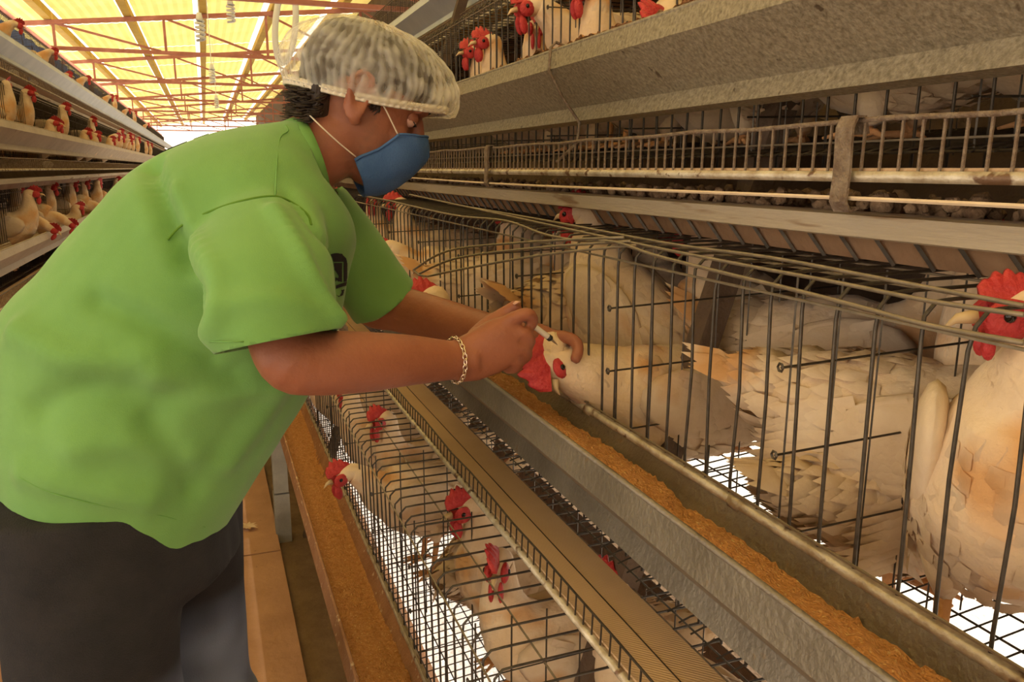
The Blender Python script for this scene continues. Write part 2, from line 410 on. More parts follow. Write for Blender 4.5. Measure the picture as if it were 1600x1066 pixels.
def cage(side, X, Y, Z, label, group):
    t = empty('wire_cage', (X, Y, Z), label, 'cage', group); s = SH[side]
    for k in range(8): link('front_bar', random.choice(BARS[side]), t, (0, .022+k*.045, 0))
    link('divider', s['div'], t); tag(link('floor_mesh', s['flo'], t), kind='stuff')
    for x, z in ((-.002, CH-.02), (.07, CH-.003), (.16, CH-.003), (.27, CH-.003), (.40, CH-.003), (-.003, .188), (-.004, .03), (.003, .180)):
        link('top_wire' if z > .3 else 'bottom_wire', s['top'], t, (x*side, 0, z))
    for z in (.16, .25, .34): link('clip', s['ring'], t, (0, .001, z))
    return t
def cage_bank(side, X, Y, Z, n, label, group):
    W = CW*n; t = empty('cage_bank', (X, Y, Z), label, 'cage', group)
    fb = MB(); dv = MB()
    for k in range(int(W/.045)):
        y = .022+k*.045
        fb.tube([(0, y, 0), (0, y, CH-.012), (.012*side, y, CH), (CD*side, y, CH)], .0017, 3)
    tag(fb.build('front_bars', 'wire', t), kind='stuff')
    for k in range(n):
        d = divider_mb(side); dv.add([p+V(0, k*CW, 0) for p in d.v], d.f)
    tag(dv.build('dividers', 'wire', t), kind='stuff')
    tag(floor_mb(side, W).build('floor_mesh', 'wire', t), kind='stuff')
    for x, z in ((-.002, CH-.02), (.07, CH-.003), (.2, CH-.003), (.40, CH-.003), (-.003, .188)):
        MB().tube([(x*side, 0, z), (x*side, W, z)], .0018, 4).build('long_wire', 'wire_pale', t)
    return t

for side, XS, nm, YA, YB in ((1, RX, 'right', -.9, 7.6), (-1, LX, 'left', 1.5, 44)):
    for i in range(4):
        X, Z = XS[i], LIPZ[i]; tz = Z-.205; xf = X+.13*side
        mo = {1: ['rusty', 'galv_grey', 'galv', 'galv_blue'], -1: ['galv_grey', 'galv_tan', 'galv_tan', 'galv_blue']}[side][i]
        near = {(1, 0): 1, (1, 1): 2, (1, 2): 2}.get((side, i), 0)
        trough(side, X, Z, YA, YB, '%s feed trough of the %s row, %s' % (TIER[i], nm, {'rusty': 'rusted brown outside', 'galv': 'speckled galvanised steel', 'galv_grey': 'grey galvanised steel', 'galv_blue': 'pale bluish steel', 'galv_tan': 'dusty tan steel'}[mo]), mo, 'feed troughs of the %s row' % nm, near)
        if not (side == 1 and i == 0) and i < 4:
            belt(side, X+.002*side, tz, YA, YB, 'tan woven egg belt with wire guard below the %s trough of the %s row' % (TIER[i], nm), 'egg belts of the %s row' % nm, 150 if side == 1 and i in (1, 2) else 0)
        # cages
        g = '%s-tier cages of the %s row' % (TIER[i], nm)
        if side == 1 and i < 3:
            for k in range(8):
                cage(1, xf, -.105+.36*k, tz, 'wire hen cage, %s tier of right row, %s from the near end' % (TIER[i], ORD[k]), g)
            for k in range(3):
                cage_bank(1, xf, 2.775+1.44*k, tz, 4, 'bank of cages, %s tier of right row, %s beyond the single cages' % (TIER[i], ORD[k]), g)
        elif side == 1:
            for k in range(5): cage_bank(1, xf, -.105+1.44*k, tz, 4, 'bank of cages, top tier of right row, %s from the near end' % ORD[k], g)
        else:
            for k in range(18): cage_bank(-1, xf, 2.0+1.44*k, tz, 4, 'bank of cages, %s tier of left row, %s from the near end' % (TIER[i], ORD[k]), g)
        # board behind, beam and droppings under the cage floor
        xb = xf+(CD+.03)*side
        b = MB(); bh = .22 if side == 1 and i == 0 else CH+.03
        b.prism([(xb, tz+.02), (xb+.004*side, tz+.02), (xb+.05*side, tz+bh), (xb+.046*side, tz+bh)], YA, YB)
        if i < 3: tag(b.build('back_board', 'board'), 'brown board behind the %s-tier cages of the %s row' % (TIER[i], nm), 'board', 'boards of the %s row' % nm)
        if i > (1 if side == 1 else 0):
            bm = empty('manure_deck', (X+.015*side, YA, tz-.05), 'dirty deck with pale front beam under the %s-tier cages, %s row' % (TIER[i], nm), 'deck', 'manure decks of the %s row' % nm)
            MB().prism([(0, -.017), (.006*side, -.019), (.008*side, .0), (.03*side, .003), (.03*side, .006), (0, .004)], 0, YB-YA).build('front_beam', 'beam', bm)
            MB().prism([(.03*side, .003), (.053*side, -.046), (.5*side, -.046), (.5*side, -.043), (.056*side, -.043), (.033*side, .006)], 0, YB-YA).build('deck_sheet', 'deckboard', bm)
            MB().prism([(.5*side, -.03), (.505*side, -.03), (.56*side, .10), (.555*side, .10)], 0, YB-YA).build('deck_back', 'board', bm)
            if side == 1:
                for k in range(70):
                    MB().bar((.026, .9+.05*k, -.004), (.051, .9+.05*k-.02, -.048), .0035).build('deck_rib', 'wire', bm)
# droppings on the upper deck of the right row
rnd = random.Random(3); d = MB()
for k in range(900):
    y = rnd.uniform(.05, 4.5)*rnd.uniform(.5, 1); x = .645+abs(rnd.gauss(0, .07)); r0 = rnd.uniform(.004, .012)
    q = Quaternion((rnd.random(), rnd.random(), rnd.random(), rnd.random())).normalized()
    d.ball((x, y, 1.380+r0*.5+rnd.uniform(0, .012)), r0*1.2, r0, r0*.6, 6, 4, q.to_matrix())
tag(d.build('droppings', 'dropping', None, True), 'dried droppings piled on the deck under the upper cages', 'droppings', kind='stuff')
# cord, strap hooks, wires along the right row
o = MB().tube([(.584, y, 1.3995+.002*sin(y*3)) for y in [-.8+.1*k for k in range(80)]], .0022, 6).build('cord', 'cord'); tag(o, 'pale cord stretched along the front of the upper egg belt', 'cord')
p = onX(1325, 250, .585)
for j, (yy, wd, hz) in enumerate([(p.y, .011, 1), (onX(764, 260, .585).y, .010, .8)]):
    t = MB()
    pts = [(.597, 1.462), (.592, 1.478), (.583, 1.478), (.578, 1.468), (.579, 1.425), (.577, 1.398), (.583, 1.389), (.593, 1.392)]
    rr = []
    for k, (x, z) in enumerate(pts):
        nx = pts[min(k+1, 7)]; pv = pts[max(k-1, 0)]; tx, tz_ = nx[0]-pv[0], nx[1]-pv[1]; l = sqrt(tx*tx+tz_*tz_); ox, oz = -tz_/l*.0014, tx/l*.0014
        rr.append([V(x-ox, yy-wd, z-oz), V(x+ox, yy-wd, z+oz), V(x+ox, yy+wd, z+oz), V(x-ox, yy+wd, z-oz)])
    t.rings(rr)
    o = t.build('strap_hook', 'rustwire'); tag(o, ['flat metal strap hooked over the upper egg guard, right of the hanging wire', 'smaller metal strap on the upper egg guard near the mask'][j], 'hook', 'strap hooks on the egg guard')
y0 = onX(862, 80, .59).y
o = MB().tube([(.66, y0+.01, 1.63), (.60, y0+.004, 1.648), (.588, y0, 1.638), (.585, y0, 1.60), (.61, y0-.003, 1.555), (.645, y0-.004, 1.51), (.64, y0-.006, 1.475), (.60, y0-.002, 1.44)], .0028, 6).build('tie_wire', 'rustwire', None, True)
tag(o, 'rusty tie wire bent over the upper feed trough', 'wire')
# long loose wires over the front edge of the middle cages
W1 = [(560, 305), (600, 312), (660, 326), (720, 338), (790, 345), (850, 366), (905, 376), (960, 378), (1020, 398), (1120, 424), (1220, 448), (1330, 476), (1450, 508), (1600, 536)]
pp = [onX(u, v, .500) for u, v in W1]
o = MB().tube(catmull(pp, 4), .0022, 6).build('latch_wire', 'wire_pale', None, True); tag(o, 'long wavy pale wire along the top front of the middle cages', 'wire')
for j, (W2, xx) in enumerate([([(640, 304), (760, 330), (860, 352), (1000, 382), (1150, 412), (1300, 440), (1450, 470), (1600, 492)], .512), ([(700, 318), (860, 346), (1040, 380), (1200, 402), (1380, 436), (1600, 478)], .53)]):
    o = MB().tube(catmull([onX(u, v, xx) for u, v in W2], 4), .002, 6).build('lashing_wire', 'wire_pale', None, True); tag(o, ['pale wire lashed along the upper corner of the middle cages', 'second pale wire just behind the corner wire of the middle cages'][j], 'wire')
# door of one middle cage, swung out towards the aisle
dr = empty('cage_door', onX(880, 358, .512), 'wire cage door swung out into the aisle beside the green sleeve', 'door')
base = dr.location.copy()
A0, A1, A2 = [onX(u, v, .512) for u, v in ((975, 371), (985, 377), (995, 383))]
for j, (a, q, e) in enumerate([(A0, (700, 392), (646, 422)), (A1, (712, 404), (655, 428)), (A2, (735, 418), (668, 432))]):
    b1 = onX(*q, .40); b2 = onX(e[0], e[1], .385)
    MB().tube([p_-base for p_ in catmull([a, a.lerp(b1, .5)+V(0, 0, .004), b1, b2], 5)], .0022, 6).build('door_wire', 'wire_pale', dr, True)
MB().tube([onX(646, 422, .385)-base, onX(655, 430, .384)-base, onX(668, 432, .385)-base], .0022, 6).build('door_end', 'wire_pale', dr, True)
# clips dangling on the middle cage front, posts of the frame
for k in range(4):
    y = 1.0+2.13*k
    t = empty('frame_post', (.19, y, -.05), 'grey block post under the lowest right trough, %s from the near end' % ORD[k], 'post', 'posts under the right row')
    MB().box((-.03, -.03, 0), (.03, .03, .215)).build('lower_block', 'post', t)
    MB().box((-.028, -.03, .222), (.028, .03, .53)).build('upper_block', 'post', t)
    MB().bar((.09, 0, 0), (.83, 0, 2.25), .035).build('slanted_leg', 'board', t)
# ------------------------------------------------------------------ hens
def blade(mb, p, d, nrm, ln, wd, curl=.15):
    sd_ = d.cross(nrm).normalized()
    a = p; b = p+d*ln*.55+nrm*ln*.06; t = p+d*ln-nrm*ln*curl*.5
    mb.add([a-sd_*wd*.35, a+sd_*wd*.35, b+sd_*wd*.5-nrm*wd*.06, b+nrm*wd*.10, b-sd_*wd*.5-nrm*wd*.06, t], [(0,1,2,3),(0,3,4),(3,2,5),(3,5,4)])
HEN = {}
def hen_proto(key, spine, head_up, legs=True, tail_up=.3, cs=.80, dz=0):
    spine = [((q[0][0], q[0][1], q[0][2]-dz), q[1], q[2]) for q in spine]
    rnd = random.Random(hash(key) % 999 if False else sum(map(ord, key)))
    per = 4
    P = catmull([V(*s[0]) for s in spine], per); Wd = interp([s[1] for s in spine], per); Hd = interp([s[2] for s in spine], per)
    rings = []; frames = []; side = V(0, 1, 0); n = 18
    for i, p in enumerate(P):
        t = (P[min(i+1, len(P)-1)]-P[max(i-1, 0)]).normalized()
        side = (side-t*side.dot(t)).normalized(); up = t.cross(side)
        frames.append((p, t, side, up, Wd[i], Hd[i]))
        rr = []
        for j in range(n):
            a = 2*pi*j/n; q = p+side*(Wd[i]*cos(a))+up*(-Hd[i]*sin(a))
            k = 1+ (.05*noise.noise(q*22+V(rnd.random()*.01, 7, sum(map(ord, key))))+.03*noise.noise(q*55)) * min(1, Wd[i]/.06)
            rr.append(p+(q-p)*k)
        rings.append(rr)
    m = {}
    m['body'] = MB().rings(rings).mesh('hen_body', 'feather', True)
    pl = MB(); nb = len(frames)
    hi = int(nb*.74)
    for k in range(760):
        i = rnd.randint(2, hi); p, t, sd_, up, wd, hd = frames[i]; a = rnd.uniform(0, 2*pi)
        nrm = (sd_*cos(a)/max(wd, .01)+up*sin(a)/max(hd, .01)).normalized()
        q = p+sd_*wd*cos(a)*1.01+up*hd*sin(a)*1.01
        f = 1-.5*i/hi
        d = (-t+nrm*.10+V(rnd.uniform(-.15, .15), rnd.uniform(-.15, .15), -.25+rnd.uniform(-.1, .1))).normalized(); d = (d-nrm*d.dot(nrm)*.7).normalized()
        blade(pl, q-nrm*.001, d, nrm, (.020+.020*f)*rnd.uniform(.7, 1.2), (.009+.009*f))
    m['plumage'] = pl.mesh('plumage', 'plume', True)
    # wings
    bi = frames[int(nb*.36)]; bp, bt, bs, bu, bw, bh = bi
    for s in (1, -1):
        wmb = MB(); c = bp+bs*s*(bw*.86)-bt*.005+bu*.018*(1 if bu.z > 0 else -1)
        rot = Matrix((bt, bs*s, bu if bu.z > 0 else -bu)).transposed()
        wmb.ball(c, .10, .018, .055, 12, 7, rot)
        upn = bu if bu.z > 0 else -bu
        for r_ in range(3):
            for k in range(8):
                q = c + bt*(.05-.055*r_-.008*k) + upn*(.045-.0125*k) + bs*s*(.019-.004*r_-abs(k-3.5)*.0018)
                d = (-bt*1.0 - upn*(.22-.05*k*.6) - bs*s*.10).normalized()
                blade(wmb, q, d, (bs*s).normalized(), .055+.024*r_+rnd.uniform(-.008, .008), .018)
        m['wing%d' % s] = wmb.mesh('wing', 'plume', True)
    # tail fan
    tp, tt, ts, tu, _, _ = frames[1]; tm = MB(); tu = tu if tu.z > 0 else -tu
    for k in range(15):
        a = (k-7)/7
        d = (-tt*1.0+tu*(tail_up-.15*a*a)+ts*a*.28).normalized()
        blade(tm, tp+tt*.03+ts*a*.015, d, (ts*(1 if a >= 0 else -1)*.8+tu*.6).normalized(), .115-.025*abs(a)+rnd.uniform(-.016, .012), .022)
    m['tail'] = tm.mesh('tail', 'plume', True)
    # head
    hp, hf, hs, hu0, _, _ = frames[-1]
    hf = (P[-1]-P[-4]).normalized(); hu = Vector(head_up); hu = (hu-hf*hu.dot(hf)).normalized(); hs = hf.cross(hu)
    hc = P[-4]
    R = Matrix((hf, hs, hu)).transposed()
    def H(x, y, z): return hc+hf*x+hs*y+hu*z
    bk = MB(); tip = H(.049, 0, -.008)
    rb = [H(.026, .0065*cos(a), .006*sin(a)) for a in [k*pi/4 for k in range(8)]]; rm = [H(.040, .004*cos(a), -.001+.004*sin(a)) for a in [k*pi/4 for k in range(8)]]
    bk.rings([rb, rm, [tip+hs*.001*cos(a)+hu*.001*sin(a) for a in [k*pi/4 for k in range(8)]]]); m['beak'] = bk.mesh('beak', 'beak', True)
    # comb: serrated, floppy
    cm = MB(); th = .0045; prof = []
    ks = 22
    for k in range(ks+1):
        x = (.040-.078*k/ks)*(.3+.7*cs); h = .008+.032*cs*sin(pi*min(1, (k+1.5)/(ks+1)))*(.62+.38*abs(sin(k*pi*5/ks)))
        prof.append((x, h))
    flop = .55
    ra, rbx = [], []
    verts = []; faces = []
    for (x, h) in prof:
        for q in (0, .5, 1):
            z = .012+h*q; y = flop*h*q*q
            verts += [H(x, y-th*(1-.6*q), z), H(x, y+th*(1-.6*q), z)]
    for k in range(ks):
        b0 = k*6; b1 = b0+6
        for q in (0, 2):
            faces += [(b0+q, b1+q, b1+q+2, b0+q+2), (b0+q+1, b0+q+3, b1+q+3, b1+q+1)]
        faces.append((b0+4, b1+4, b1+5, b0+5))
    faces += [(0, 2, 3, 1), (2, 4, 5, 3), (ks*6, ks*6+1, ks*6+3, ks*6+2), (ks*6+2, ks*6+3, ks*6+5, ks*6+4)]
    cm.add(verts, faces); m['comb'] = cm.mesh('comb', 'comb', True)
    for s in (1, -1):
        m['wattle%d' % s] = MB().ball(H(.020, s*.008, -.014-.022*cs), .013*cs, .005, .024*cs, 8, 6, R).mesh('wattle', 'comb', True)
        m['face%d' % s] = MB().ball(H(.008, s*.0135, -.002), .0185, .0075, .0165, 10, 6, R).mesh('face_skin', 'comb', True)
        m['eye%d' % s] = MB().ball(H(.010, s*.0205, .002), .0046, .0026, .0046, 8, 5, R).mesh('eye', 'eye', True)
    if legs:
        for s in (1, -1):
            l = MB(); x = .015
            l.tube([(x-.01, s*.045, .15-dz), (x-.005, s*.045, .115-dz), (x-.012, s*.045, .095-dz)], [.030, .019, .010], 8)
            lg = MB().tube([(x-.012, s*.045, .11-dz), (x-.004, s*.045, .05), (x+.0, s*.045, .012)], [.0085, .007, .0075], 7)
            for a in (-.45, 0, .45, pi):
                ln = .055 if a != pi else .025
                lg.tube([(x, s*.045, .010), (x+ln*.5*cos(a), s*.045+ln*.5*sin(a), .011), (x+ln*cos(a), s*.045+ln*sin(a), .004)], [.0065, .0048, .002], 6)
            m['thigh%d' % s] = l.mesh('thigh', 'feather', True); m['leg%d' % s] = lg.mesh('leg', 'hleg', True)
    HEN[key] = m
B0 = [((-.205, 0, .235), .012, .012), ((-.165, 0, .222), .036, .034), ((-.11, 0, .208), .066, .066), ((-.04, 0, .198), .083, .088), ((.04, 0, .198), .083, .092), ((.10, 0, .222), .066, .078)]
def upright(B, ang, piv=(0, .18)):
    out = []
    for (p, a, b) in B:
        x, z = p[0]-piv[0], p[2]-piv[1]
        out.append(((piv[0]+x*cos(ang)-z*sin(ang), p[1], piv[1]+x*sin(ang)+z*cos(ang)), a, b))
    return out
def drop(B, dz): return [((p[0], p[1], p[2]-dz), a, b) for p, a, b in B]
def headpts(p, f): # three points through the head along f
    p, f = Vector(p), Vector(f).normalized()
    return [(tuple(p-f*.006), .022, .022), (tuple(p+f*.016), .018, .017), (tuple(p+f*.030), .010, .010)]
N0 = [((.135, 0, .262), .048, .055), ((.148, 0, .305), .034, .038), ((.150, 0, .342), .025, .028)]
hen_proto('alert', B0+N0+headpts((.158, 0, .372), (1, 0, -.08)), (0, 0, 1))
hen_proto('look_left', B0+N0+headpts((.152, .006, .372), (.25, 1, -.08)), (0, 0, 1))
hen_proto('look_right', B0+N0+headpts((.152, -.006, .372), (.25, -1, -.08)), (0, 0, 1))
BU = upright(B0, .62)
NU = [((.065, 0, .305), .052, .058), ((.078, 0, .335), .036, .040), ((.082, 0, .36), .027, .029)]
hen_proto('tall_right', BU+NU+headpts((.088, -.008, .378), (.3, -1, -.1)), (0, 0, 1), cs=.42)
hen_proto('tall_left', BU+NU+headpts((.088, .008, .385), (.3, 1, -.1)), (0, 0, 1))
hen_proto('tall', BU+NU+headpts((.094, 0, .385), (1, 0, -.1)), (0, 0, 1))
BR = drop(B0, .10)
hen_proto('rest', BR+[((.135, 0, .148), .05, .058), ((.150, 0, .182), .035, .04), ((.152, 0, .21), .027, .029)]+headpts((.162, 0, .232), (1, .2, -.1)), (0, 0, 1), legs=False, tail_up=.3)
hen_proto('rest_away', BR+[((.135, 0, .14), .05, .058), ((.16, .01, .165), .034, .038), ((.18, .03, .17), .025, .027)]+headpts((.195, .045, .16), (1, .5, -.5)), (.3, 0, 1), legs=False, tail_up=.15)
hen_proto('short', B0+N0+headpts((.158, 0, .372), (1, 0, -.08)), (0, 0, 1), dz=.075)
hen_proto('short_left', B0+N0+headpts((.152, .006, .372), (.25, 1, -.08)), (0, 0, 1), dz=.075)
hen_proto('away', upright(B0, -.05)+[((.14, 0, .20), .05, .055), ((.175, .01, .215), .034, .038), ((.20, .03, .22), .025, .027)]+headpts((.215, .045, .215), (1, .5, -.3)), (.3, 0, 1), tail_up=-.05)
hen_proto('reach', B0+[((.135, 0, .235), .048, .055), ((.165, 0, .265), .034, .036), ((.19, 0, .285), .026, .027)]+headpts((.21, 0, .292), (1, .25, -.22)), (0, 0, 1))
hen_proto('peck', B0+[((.135, 0, .21), .05, .055), ((.17, 0, .215), .036, .036), ((.20, 0, .205), .027, .027)]+headpts((.225, 0, .188), (1, .15, -.7)), (.5, 0, 1))
hen_proto('held', drop(B0, .07)+[((.135, -.01, .165), .058, .06), ((.19, -.01, .19), .042, .044), ((.23, -.01, .215), .03, .032)]+headpts((.236, -.006, .228), (.05, .35, -.95)), (.85, .45, -.1), legs=False, tail_up=.1, cs=1.15)
LOCAL = {'body': ('hen_body', 0)}
def hen(pose, x, y, z, deg, label, group, sc=1.0, lod=0):
    m = HEN[pose]
    root = empty('hen', (x, y, z), label, 'hen', group, rz=radians(deg), sc=sc)
    body = link('body', m['body'], root); made = {}
    seq = [('comb', 'comb'), ('beak', 'beak'), ('tail', 'tail'), ('wing', 'wing1'), ('wing', 'wing-1'), ('wattle', 'wattle1'), ('wattle', 'wattle-1'), ('face_skin', 'face1'), ('face_skin', 'face-1'), ('thigh', 'thigh1'), ('thigh', 'thigh-1'), ('leg', 'leg1'), ('leg', 'leg-1')]
    for nm, k in seq:
        if k in m: made[k] = link(nm, m[k], made.get('thigh'+k[3:], root) if nm == 'leg' else root)
    if lod < 2:
        tag(link('plumage', m['plumage'], root), kind='stuff')
    if lod < 1:
        for s in (1, -1): link('eye', m['eye%d' % s], made['face%d' % s])
    return root
g2 = 'hens in the middle tier of the right row'
def f2(x): return .900+.021+.1*(x-.51)
def f1(x): return .370+.021+.1*(x-.30)
def f3(x): return 1.430+.021+.1*(x-.72)
T2 = [('tall_right', .665, .475, 222, 'large cream hen standing tall at the cage front, at the right edge of the photo', 1.02),
      ('away', .745, .675, -62, 'hen seen from behind, tail to the left, beside the tall cream hen', 1.05),
      ('rest_away', .78, .67, -12, 'crouching orange-stained hen low on the cage floor under a larger hen', .95),
      ('alert', .86, .93, -55, 'hen with its neck raised behind the hen whose tail points left', 1.0),
      ('tall', .85, 1.10, 150, 'hen with ruffled back facing away, right of the held hen', 1.0),
      ('tall', .80, 1.32, 100, 'slim hen stretching its neck straight up behind the held hen', 1.0),
      ('look_right', .70, 1.42, 20, 'hen facing right with a dark red face above the right hand', 1.05),
      ('alert', .68, 1.86, -15, 'hen facing right behind the wires of the swung-out door', 1.0),
      ('rest', .60, 1.62, 170, 'hen crouching with its head low behind the right thumb', 1.0),
      ('reach', .66, 2.2, 178, 'hen with a bright comb just above the bare left forearm', .95),
      ('alert', .74, 2.55, 165, 'hen facing left with a drooping comb, above the green sleeve hem', 1.0),
      ('look_left', .72, 2.95, 175, 'hen behind the shoulder of the green shirt, second deepest in view', 1.0),
      ('alert', .70, 3.55, 180, 'red-headed hen right under the blue mask, deepest in the middle tier', 1.0)]
for p, x, y, a, lb, sc in T2: hen(p, x, y, f2(x)-(.03 if p == 'away' else 0), a, lb, g2, sc)
held = hen('held', .70, 1.05, f2(.7), 178, 'hen held by the head at the cage front for an injection', g2, 1.0)
for p, x, y, a, lb, sc in [('tall', .70, 1.26, 120, 'upright hen with a long pale neck right above the held hen', 1.06), ('alert', .88, 1.62, 120, 'hen deep in the cage behind the hen with a dark red face', 1.0), ('tall', .84, 2.05, 200, 'slim upright hen behind the swung-out door wires, deeper in', 1.0), ('look_right', .88, .52, 120, 'hen at the back of the nearest middle cage, mostly hidden', 1.0)]:
    hen(p, x, y, f2(x), a, lb, g2, sc)
g1 = 'hens in the lowest tier of the right row'
T1 = [('reach', .485, 1.87, 182, 'hen poking its head out over the lowest trough, nearer of two', 1.0),
      ('reach', .475, 2.77, 182, 'hen poking its head out over the lowest trough, farther of two, under the elbow', 1.0),
      ('tall', .525, 1.37, 188, 'white hen with a bowed red comb seen through the lowest cage top', 1.0),
      ('look_left', .56, 1.12, 165, 'hen in the lowest tier close to the egg belt, nearest the camera', 1.0),
      ('alert', .54, 2.06, 205, 'lowest-tier hen with its comb beside the egg belt, left of the bowed hen', 1.0),
      ('look_right', .50, 2.3, 190, 'lowest-tier hen with a small red face amid dense wires', 1.0),
      ('rest_away', .58, 1.68, 40, 'cream hen turned away behind the hen poking its head out', 1.0),
      ('tall_left', .54, 2.58, 180, 'hen standing at the far end of the lowest tier under the forearm', 1.0),
      ('alert', .62, .86, 120, 'hen low under the egg belt at the bottom edge of the photo', 1.0)]
for p, x, y, a, lb, sc in T1: hen(p, x, y, f1(x), a, lb, g1, sc)
g3 = 'hens in the upper tier of the right row'
T3 = [('short', .89, 2.12, 182, 'hen looking out over the upper trough, right of the hair net', .97),
      ('short_left', .90, 1.86, 178, 'dark-faced hen set back behind the upper trough', .95),
      ('reach', .93, 1.73, 176, 'hen with a bright comb leaning to the upper trough above the tie wire', 1.05),
      ('short', .89, 1.50, 182, 'upright white-necked hen, right of the tie wire on the upper trough', 1.0),
      ('rest_away', .92, 1.27, 190, 'hen lying with only its comb above the upper trough edge', 1.15),
      ('short', .90, 2.27, 180, 'hen nearest to the hair net among the upper ones', .95),
      ('short', .85, 1.08, 60, 'hen whose pale rump shows under the upper trough, left of the strap', 1.0),
      ('short', .86, .84, 100, 'hen standing on orange shanks under the upper trough behind the strap', 1.0),
      ('short_left', .95, .66, 150, 'hen behind the thick orange shanks under the upper trough', 1.0),
      ('short', .86, .50, 175, 'nearest upper hen with thick orange shanks at right', 1.0),
      ('short', .88, .33, 160, 'upper hen at the right edge of the photo', 1.0)]
for p, x, y, a, lb, sc in T3: hen(p, x, y, f3(x), a, lb, g3, sc)
LT = {1: [(4.55, -.97, 'alert'), (4.95, -1.08, 'look_left'), (4.82, -1.0, 'peck'), (5.25, -.98, 'peck'), (5.65, -1.05, 'alert'), (5.95, -1.06, 'tall'), (6.15, -.99, 'rest'), (6.5, -1.05, 'alert'), (6.9, -.98, 'peck'), (7.2, -1.06, 'alert'), (7.7, -1.0, 'look_left'), (8.3, -1.0, 'peck'), (9.2, -1.0, 'alert')],
      2: [(4.55, -1.06, 'tall'), (4.85, -1.06, 'look_left'), (5.4, -1.06, 'alert'), (5.75, -1.0, 'rest'), (6.1, -1.05, 'rest'), (6.6, -1.06, 'alert'), (7.2, -1.0, 'rest'), (7.7, -1.0, 'rest'), (8.3, -1.06, 'alert'), (8.9, -1.0, 'rest'), (9.6, -1.05, 'reach'), (10.1, -1.05, 'reach'), (10.6, -1.05, 'alert'), (11.2, -1.05, 'reach'), (11.8, -1.05, 'alert'), (12.5, -1.05, 'look_left'), (13.3, -1.05, 'alert'), (14.2, -1.05, 'tall'), (15.2, -1.05, 'alert'), (16.4, -1.05, 'alert')],
      3: [(5.3, -1.24, 'rest'), (5.9, -1.23, 'reach'), (7.15, -1.22, 'reach'), (8.3, -1.24, 'rest'), (9.2, -1.24, 'reach'), (11.4, -1.24, 'reach'), (12.6, -1.24, 'alert'), (14.0, -1.24, 'reach'), (16, -1.24, 'alert'), (18.5, -1.24, 'reach')]}
for t, lst in LT.items():
    for k, (y, x, p) in enumerate(lst):
        tz = LIPZ[t]-.205
        hen(p, x, y, tz+.03+.1*(abs(x)-abs(LX[t])-.13), random.uniform(-22, 22), 'white hen, %s tier of left row, %s from the camera' % (TIER[t], ORD[k]), 'hens in the %s tier of the left row' % TIER[t], 1.0, 1 if y < 8 else 2)
# eggs
em = MB(); em.rings([[V(.021*s_*cos(a), .021*s_*sin(a), z) for a in [2*pi*k/14 for k in range(14)]] for s_, z in [(.15, -.0265), (.55, -.023), (.85, -.014), (1, 0), (.93, .011), (.72, .020), (.42, .027), (.12, .0305)]])
em = em.mesh('egg', 'egg', True)
eggs = []
for k, y in enumerate([3.9, 4.15, 4.5, 5.0, 5.7, 6.3, 7.4]):
    eggs.append((V(-1.02, y, LIPZ[3]-.205+.021), 'white egg on the top left egg belt, %s from the near end' % ORD[k], 'eggs on the top left belt'))
for k, y in enumerate([5.3, 6.9, 8.6]):
    eggs.append((V(-.835, y, LIPZ[2]-.205+.021), 'white egg on the upper left egg belt, %s from the near end' % ORD[k], 'eggs on the upper left belt'))
eggs.append((V(1.0, onX(727, 26, 1.0).y, LIPZ[3]-.205+.021), 'lone white egg on the top egg belt of the right row', 'eggs on the top right belt'))
for p, lb, g in eggs:
    o = link('egg', em, None, p); o.rotation_euler = (pi/2, 0, random.uniform(-.4, .4)+pi/2); tag(o, lb, 'egg', g)
# white feathers lying about
for j, (u, v) in enumerate([(388, 825)]):
    r = ray(u, v); p = O+r*((.006-EYE)/r.z); f = MB(); rnd = random.Random(5+j)
    for k in range(9): blade(f, V(0, 0, .004), V(cos(k*.7), sin(k*.7), .15).normalized(), V(0, 0, 1), rnd.uniform(.02, .05), .014)
    o = f.build('feather_tuft', 'plume', None, True); o.location = p; tag(o, 'small tuft of white feathers on the tan floor', 'feathers')

# ------------------------------------------------------------------ person
YM = 1.22
def S(u, v, Y=YM): return onY(u, v, Y)
import bmesh
def fuse(mb, voxel, smooth=4):
    me = mb.mesh('tmp', 'skin'); o = bpy.data.objects.new('tmp', me); COL.objects.link(o)
    r = o.modifiers.new('r', 'REMESH'); r.mode = 'VOXEL'; r.voxel_size = voxel
    if smooth: q = o.modifiers.new('s', 'SMOOTH'); q.iterations = smooth; q.factor = .5
    bpy.context.view_layer.update()
    ev = o.evaluated_get(bpy.context.evaluated_depsgraph_get())
    out = bpy.data.meshes.new_from_object(ev); bpy.data.objects.remove(o); bpy.data.meshes.remove(me)
    out.polygons.foreach_set('use_smooth', [True]*len(out.polygons))
    return out
def cut(me, planes):        # drop what lies beyond each (point, normal, centre, radius)
    b = bmesh.new(); b.from_mesh(me)
    for p, n, c, rad, ymax in planes:
        g = [f for f in b.faces if (f.calc_center_median()-c).length < rad and f.calc_center_median().y < ymax]
        gs = set(g); ge = {e for f in g for e in f.edges}; gv = {v for f in g for v in f.verts}
        bmesh.ops.bisect_plane(b, geom=g+list(ge)+list(gv), plane_co=p, plane_no=n)
        kill = [f for f in b.faces if (f.calc_center_median()-c).length < rad and f.calc_center_median().y < ymax and (f.calc_center_median()-p).dot(n) > 1e-5]
        bmesh.ops.delete(b, geom=kill, context='FACES')
    b.to_mesh(me); b.free()
def setmat(me, m): me.materials.clear(); me.materials.append(M[m])
